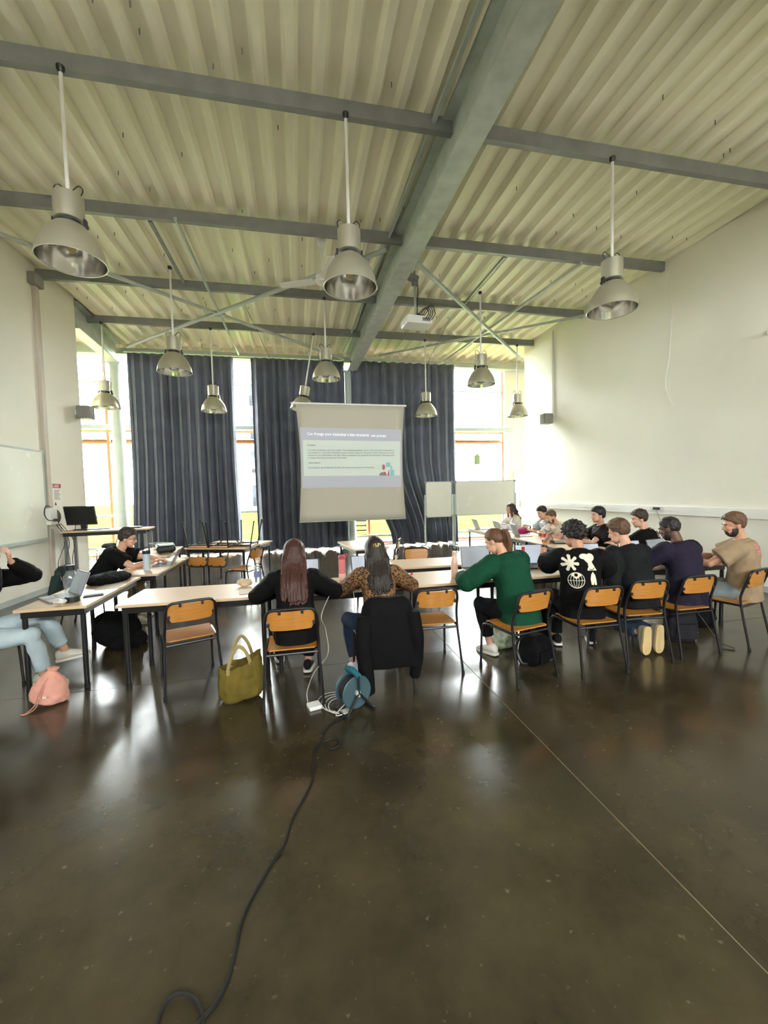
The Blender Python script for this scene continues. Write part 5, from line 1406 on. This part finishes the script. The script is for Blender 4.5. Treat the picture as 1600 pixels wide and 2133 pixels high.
# black projector case with lead at the back left table
pr = thing('portable_projector', 'black and grey portable projector with a cable on the back left table', 'projector', (-2.2, 7.35, TZ), -70)
obj('body', MB().span((-.2, -.14, .02), (.2, .14, .12)), DARKP, pr, 0, .03); obj('lid', MB().span((-.19, -.13, .12), (.19, .13, .135)), STEEL_LT, pr, 0, .006)
for s in (-1, 1): obj('foot', MB().lathe([(.02, 0), (.02, .022)], 10, (s * .15, -.08, 0)).lathe([(.02, 0), (.02, .022)], 10, (s * .15, .08, 0)), RUBBER, pr)
obj('lens', MB().lathe([(.04, 0), (.04, .03), (.03, .03)], 16, (-.08, -.14, .07), ax=Matrix.Rotation(math.pi / 2, 3, 'X')), CHROME, pr)
obj('cable', MB().tube(curve_pts([(.18, -.1, .14), (.05, -.2, .16), (-.1, -.22, .15), (-.2, -.1, .15), (-.1, .05, .145)], 6), .008, 6), STEEL_LT, pr)
# ------------------------------------------------------------------ soft things: coats and bags
def soft(mb, voxel, m_, name, label=None, cat=None, loc=(0, 0, 0), rz=0, amp=.012, freq=9, parent=None, smooth=3, st=(1, 1, 1), sink=0.0):
    me = remesh(mb, voxel, smooth); wrinkle(me, amp, freq, st, loc[0] * 3 + 1); wrinkle(me, amp * .35, freq * 3, st, 4)
    if parent is None:
        zs = min(v.co.z for v in me.vertices)
        if abs(zs) < .05:
            for v in me.vertices: v.co.z = max(v.co.z - zs - sink, 0)
    me.name = name; me.materials.append(m_); o = link(name, me, parent)
    if parent is None: o.location = loc; o.rotation_euler = (0, 0, R(rz)); tag(o, label, cat)
    return o
COAT = fabric('coat_black', (12, 12, 12)); GREENC = fabric('dark_green_coat', (44, 56, 52))
# jacket over the third chair
m = MB()
def slab_ring(z, w, yb, yf, n=24, dx=0.0):
    return [(dx + w * math.copysign(abs(math.cos(b)) ** .6, math.cos(b)), (yb + yf) / 2 + (yf - yb) / 2 * math.copysign(abs(math.sin(b)) ** .8, math.sin(b)), z) for b in np.linspace(0, 2 * math.pi, n, endpoint=False)]
m.rings([slab_ring(.26, .19, -.36, -.30, dx=.06), slab_ring(.40, .22, -.37, -.28, dx=.03), slab_ring(.55, .225, -.37, -.26), slab_ring(.70, .215, -.35, -.23), slab_ring(.78, .19, -.32, -.215), slab_ring(.815, .15, -.295, -.23)])
m.tube([(-.2, -.33, .70), (-.215, -.36, .5), (-.2, -.37, .3), (-.17, -.36, .09)], [.06, .065, .06, .05], 12)
m.tube([(.2, -.33, .70), (.225, -.34, .5), (.235, -.3, .3), (.22, -.28, .14)], [.055, .06, .055, .045], 12)
m.rings([slab_ring(.3, .2, -.24, -.19), slab_ring(.6, .2, -.215, -.17), slab_ring(.8, .16, -.27, -.2)])
jk = soft(m, .011, COAT, 'jacket', 'black jacket draped over a chair back, one sleeve hanging to the floor', 'jacket', (.66, 3.43, 0), 0, .012, 8, None, 4, (1, 1, .5))
# coats behind the man with glasses
m = MB(); m.rings([slab_ring(.35, .2, -.30, -.25), slab_ring(.6, .22, -.31, -.21), slab_ring(.75, .2, -.32, -.19), slab_ring(.81, .14, -.28, -.22)])
m.tube([(.18, -.28, .7), (.22, -.3, .5), (.2, -.28, .3)], [.055, .06, .05], 12)
soft(m, .012, GREENC, 'coat', 'grey-green coat hung on the chair of the man with glasses', 'coat', (-2.74, 6.0, 0), -85, .012, 8, None, 4)
m = MB().ball((0, 0, .05), (.26, .17, .07), 24, 12).ball((.18, .04, .03), (.16, .08, .04), 18, 10).ball((-.12, -.05, .06), (.14, .1, .06), 18, 10)
soft(m, .01, COAT, 'black_bundle', 'black folded coat lying on the end of the far left table', 'coat', (-2.08, 4.98, TZ), 70, .02, 9, sink=.04)
# furry black bag under the left table
m = MB().ball((0, 0, .2), (.24, .2, .2), 24, 16).ball((.1, -.05, .08), (.2, .18, .1), 20, 12).ball((-.1, .02, .3), (.12, .12, .12), 16, 10)
soft(m, .012, fabric('black_fleece', (15, 15, 15), .95), 'black_bag', 'big shapeless black bag on the floor under the left tables', 'bag', (-2.05, 5.05, 0), 10, .02, 12, sink=.04)
# pink drawstring bag
pk = at_z(90, 1475); pkm = fabric('pink_cotton', (214, 154, 138))
m = MB().lathe([(.10, .0), (.135, .02), (.14, .07), (.125, .13), (.09, .19), (.045, .235), (.03, .25), (.05, .28), (.045, .285)], 28)
m.xf(Matrix.Rotation(R(9), 4, 'Y') @ Matrix.Diagonal((1, .75, 1, 1)))
pb = soft(m, .008, pkm, 'drawstring_bag', 'small pink drawstring bag on the floor at the left', 'bag', (pk.x, pk.y + .08, 0), 0, .012, 10)
obj('cord', MB().tube(curve_pts([(.04, -.02, .245), (.02, -.08, .2), (-.01, -.115, .12), (-.03, -.13, .05), (-.07, -.16, .01), (-.1, -.17, .006), (-.07, -.175, .006), (-.02, -.14, .03), (.0, -.12, .1), (.03, -.07, .2), (.045, -.03, .24)], 5), .0035, 6), mat('pink_cord', (186, 126, 112), .8), pb)
obj('emblem', MB().box((.035, -.118, .10), (.03, .004, .012)).box((.0, -.118, .10), (.012, .004, .012)), PRINT, pb, 0)
# olive tote bag
tg = at_z(500, 1466); OLIVE = fabric('olive_canvas', (106, 90, 38))
tote = thing('tote_bag', 'olive canvas tote bag standing open on the floor between two chairs', 'bag', (tg.x, tg.y + .1, 0), 12)
def tring(z, w, d, sag, n=32, dx=0):
    return [(dx + w * math.copysign(abs(math.cos(b)) ** .7, math.cos(b)), d * math.copysign(abs(math.sin(b)) ** .8, math.sin(b)), z + sag * (math.cos(b) ** 2 - .3) + (.05 * math.cos(b) if z > .2 else 0)) for b in np.linspace(0, 2 * math.pi, n, endpoint=False)]
outer = [tring(.0, .13, .085, 0), tring(.03, .165, .11, 0, dx=-.0), tring(.12, .18, .12, .005), tring(.2, .175, .11, .015), tring(.27, .165, .09, .03), tring(.31, .16, .08, .04)]
inner = [tring(.305, .152, .072, .04), tring(.2, .16, .095, .015), tring(.06, .15, .095, 0)]
m = MB().rings(outer + inner)
me = m.mesh('bag_body', OLIVE, 40); pass
for v in me.vertices: v.co.z = max(v.co.z, .001)
bb = link('bag_body', me, tote); sb = bb.modifiers.new('s', 'SUBSURF'); sb.levels = sb.render_levels = 2
tx_ = bpy.data.textures.new('canvas_creases', 'CLOUDS'); tx_.noise_scale = .09; tx_.noise_depth = 2
dm = bb.modifiers.new('creases', 'DISPLACE'); dm.texture = tx_; dm.strength = .05; dm.mid_level = .5
for y_, hgt, dx in ((-.085, .12, -.01), (.08, .16, .02)):
    obj('handle', MB().tube(curve_pts([(-.09 + dx, y_, .24), (-.085 + dx, y_ * 1.0, .3), (-.05 + dx, y_ * .9, .33 + hgt * .6), (0 + dx, y_ * .8, .33 + hgt), (.05 + dx, y_ * .9, .33 + hgt * .6), (.085 + dx, y_, .3), (.09 + dx, y_, .24)], 5), .0135, 8, flat=(1, .3), up=(0, 1, 0)), mat('olive_webbing', (150, 130, 84), .85), tote)
# black rucksack under the green sweater woman's chair
rk = thing('backpack', 'black backpack on the floor behind the chair of the woman in green', 'backpack', (2.16, 3.47, 0), 25)
m = MB().rings([slab_ring(.0, .15, -.1, .1), slab_ring(.05, .17, -.13, .12), slab_ring(.15, .165, -.13, .12), slab_ring(.22, .13, -.1, .1), slab_ring(.26, .08, -.05, .06)])
soft(m, .009, COAT, 'pack_body', parent=rk, amp=.012, freq=10)
obj('front_pocket', MB().rings([slab_ring(.04, .11, -.155, -.11), slab_ring(.15, .10, -.15, -.11)]), COAT, rk)
obj('strap', MB().tube(curve_pts([(-.1, .1, .22), (-.2, .06, .16), (-.22, .0, .05), (-.16, -.03, .02)], 5), .014, 8, flat=(1, .35)), DARKP, rk)
obj('buckle', MB().box((.02, -.158, .06), (.05, .008, .015)), CHROME, rk, 0)
sbg = thing('shopping_bag', 'printed white and green shopping bag on the floor by the white sneaker', 'bag', (2.05, 3.86, 0), 10)
m = MB().rings([slab_ring(.0, .10, -.05, .05), slab_ring(.03, .12, -.07, .07), slab_ring(.16, .125, -.07, .07), slab_ring(.24, .11, -.05, .05)])
soft(m, .008, mat('printed_bag', (196, 196, 180), .5, var=.4, scale=14, rgb2=(92, 118, 70)), 'bag_body', parent=sbg, amp=.012, freq=14)
for y_ in (-.04, .04): obj('handle', MB().tube(curve_pts([(-.05, y_, .22), (-.04, y_, .3), (.04, y_, .3), (.05, y_, .22)], 5), .006, 6), WHITE, sbg)
rk2 = thing('backpack', 'dark grey backpack leaning by the chair of the man in the navy shirt', 'backpack', (3.95, 3.58, 0), -15)
m = MB().rings([slab_ring(.0, .14, -.1, .1), slab_ring(.06, .16, -.12, .1), slab_ring(.25, .15, -.1, .1), slab_ring(.36, .12, -.06, .08), slab_ring(.41, .06, -.02, .05)])
soft(m, .01, fabric('grey_nylon', (40, 38, 42)), 'pack_body', parent=rk2, amp=.012, freq=9)
obj('front_pocket', MB().rings([slab_ring(.05, .11, -.15, -.1), slab_ring(.2, .1, -.14, -.1)]), fabric('grey_nylon', (40, 38, 42)), rk2)
obj('strap', MB().tube(curve_pts([(.12, -.05, .34), (.2, -.1, .2), (.26, -.2, .05), (.34, -.3, .012)], 5), .016, 8, flat=(1, .3)), fabric('brown_strap', (86, 74, 70)), rk2)
rk3 = thing('backpack', 'black backpack lying on the floor before the man in beige', 'backpack', (4.62, 3.95, 0), 20)
m = MB().rings([slab_ring(.0, .2, -.14, .14), slab_ring(.06, .22, -.16, .15), slab_ring(.16, .18, -.13, .12), slab_ring(.24, .1, -.06, .06)])
soft(m, .011, COAT, 'pack_body', parent=rk3, amp=.016, freq=8)
obj('strap', MB().tube(curve_pts([(.12, 0, .2), (.24, -.02, .14), (.36, -.04, .04), (.46, -.02, .012)], 5), .016, 8, flat=(1, .3)), DARKP, rk3)
m = MB().ball((0, 0, .07), (.16, .13, .075), 20, 12).ball((.05, .02, .1), (.09, .08, .05), 14, 10)
soft(m, .01, COAT, 'black_bag', 'black bag lying on the seat of the chair by the left window', 'bag', (-4.55, 11.0, .458), 0, .012, 10, sink=.03)
m = MB().ball((0, 0, .06), (.2, .13, .065), 20, 12).ball((.06, .02, .09), (.12, .09, .06), 16, 10)
soft(m, .01, fabric('magenta_fleece', (142, 34, 84)), 'magenta_jacket', 'magenta jacket heaped on the side table between laptops', 'jacket', (4.36, 7.47, TZ), 20, .02, 10, sink=.03)
# lower dark bag beneath the front row by the printed-shirt man
m = MB().rings([slab_ring(.0, .12, -.08, .08), slab_ring(.05, .14, -.1, .09), slab_ring(.3, .13, -.08, .08), slab_ring(.38, .08, -.04, .04)])
soft(m, .011, COAT, 'black_bag', 'tall black bag standing under the front row table near the printed-shirt man', 'bag', (2.5, 3.98, 0), 0, .012, 9)
# ------------------------------------------------------------------ cable reel, charger, floor cables
rl = at_z(737, 1492); TEAL = mat('teal_plastic', (38, 108, 122), .4); REELD = mat('slate_plastic', (62, 84, 92), .4)
cr_ = thing('cable_reel', 'slate blue cable reel with teal handle standing on the floor', 'reel', (rl.x + .01, rl.y + .08, 0), 24)
RX_ = Matrix.Rotation(math.pi / 2, 3, 'X')
for s, w_ in ((-.055, 'front'), (.055, 'rear')):
    obj('flange', MB().lathe([(.02, -.006), (.118, -.008), (.125, 0), (.118, .008), (.02, .006)], 32, (0, s, .165), ax=RX_), REELD, cr_)
obj('drum', MB().lathe([(.07, -.05), (.07, .05)], 24, (0, 0, .165), ax=RX_), DARKP, cr_)
obj('wound_cable', MB().lathe([(.07, -.045)] + [(.098 + .006 * (k % 2), -.045 + .009 * k) for k in range(11)] + [(.07, .045)], 28, (0, 0, .165), ax=RX_), RUBBER, cr_)
obj('hub', MB().lathe([(.022, -.02), (.022, .01), (.012, .02)], 14, (0, -.07, .165), ax=RX_).box((0, -.078, .165), (.02, .02, .05)), STEEL_LT, cr_)
for s in (-.085, .075):
    obj('stand', MB().tube([(-.11, s, .012), (0, s, .17), (.13, s, .012)], .011, 8).tube([(0, s, .17), (0, s, .30)], .009, 8), DARKP, cr_)
for xx in (-.11, .13): obj('stand_foot', MB().tube([(xx, -.1, .013), (xx, .1, .013)], .013, 8), DARKP, cr_)
obj('handle', MB().tube([(0, -.09, .3), (0, .0, .315), (-.0, .09, .3)], [.02, .024, .02], 12), TEAL, cr_)
ch_ = at_z(655, 1474)
pw = thing('laptop_charger', 'square white laptop charger on the floor beside the cable reel', 'charger', (ch_.x, ch_.y, 0), 15)
obj('brick', MB().span((-.05, -.05, 0), (.05, .05, .03)), WHITE, pw, 0, .008)
obj('plug_slot', MB().span((.05, -.014, .008), (.054, .014, .022)), GREYP, pw, 0)
def gp(px, py, z=.006): return at_z(px, py, z)
cablem = mat('white_cable', (206, 200, 190), .5)
wc = obj('white_cable', MB().tube(curve_pts([gp(642, 1466, .012), gp(640, 1440), gp(655, 1400, .1), gp(683, 1362, .3), gp(678, 1310, .5), gp(670, 1280, .68), (.30, 4.0, .752), (.2, 4.1, .746)], 8), .0035, 6), cablem)
tag(wc, 'thin white charger cable rising from the white charger to the table', 'cable')
co_ = [ (gp(672, 1475, .02))]
for k in range(4):
    for a in range(0, 360, 40): co_.append(gp(697 + (34 - 3 * k) * math.cos(R(a + 150)) + 4 * k, 1462 + (20 - k) * math.sin(R(a + 150)) + 3 * k, .005 + .006 * k))
co_ += [gp(745, 1440, .1)]
c2c = obj('white_coil', MB().tube(curve_pts(co_, 4), .0042, 6), cablem); tag(c2c, 'coil of white extension lead lying between charger and cable reel', 'cable')
tw = obj('table_cable', MB().tube(curve_pts([(.47, 3.9, .745), (.47, 3.775, .735), (.475, 3.74, .6), (.46, 3.78, .4), (.43, 3.8, .22), (.42, 3.75, .03), (.41, 3.5, .006), (.38, 3.25, .006)], 6), .003, 6), cablem)
tag(tw, 'thin white cable hanging from the table edge beside the pink bottle', 'cable')
fl_ = [gp(*p) for p in ((716, 1494), (690, 1508), (672, 1530), (676, 1548), (690, 1559), (706, 1553), (708, 1543), (696, 1538), (680, 1543), (667, 1549), (656, 1570), (653, 1600), (650, 1630), (632, 1665), (608, 1710), (592, 1760), (560, 1810), (524, 1872), (502, 1925), (494, 1962), (484, 2010), (470, 2052), (450, 2090), (428, 2115), (405, 2140), (370, 2180), (340, 2190), (326, 2160), (332, 2115), (352, 2085), (378, 2074), (402, 2082), (418, 2104), (424, 2124), (420, 2150))]
for i in range(29, 33): fl_[i].z = .012
fc = obj('floor_cable', MB().tube(curve_pts(fl_, 8), .006, 8), RUBBER); tag(fc, 'black extension cable snaking over the floor towards the camera, looped twice', 'cable')
wl2 = obj('laptop_lead', MB().tube(curve_pts([(-2.3, 4.62, .78), (-2.5, 4.9, .6), (-2.75, 5.6, .3), (-3.2, 6.6, .15), (-3.8, 7.8, .3), (-4.2, 8.5, .8), (-4.36, 8.62, 1.2)], 8), .0045, 6), DARKP)
tag(wl2, 'thin dark lead running from the left laptop to the wall sockets', 'cable')
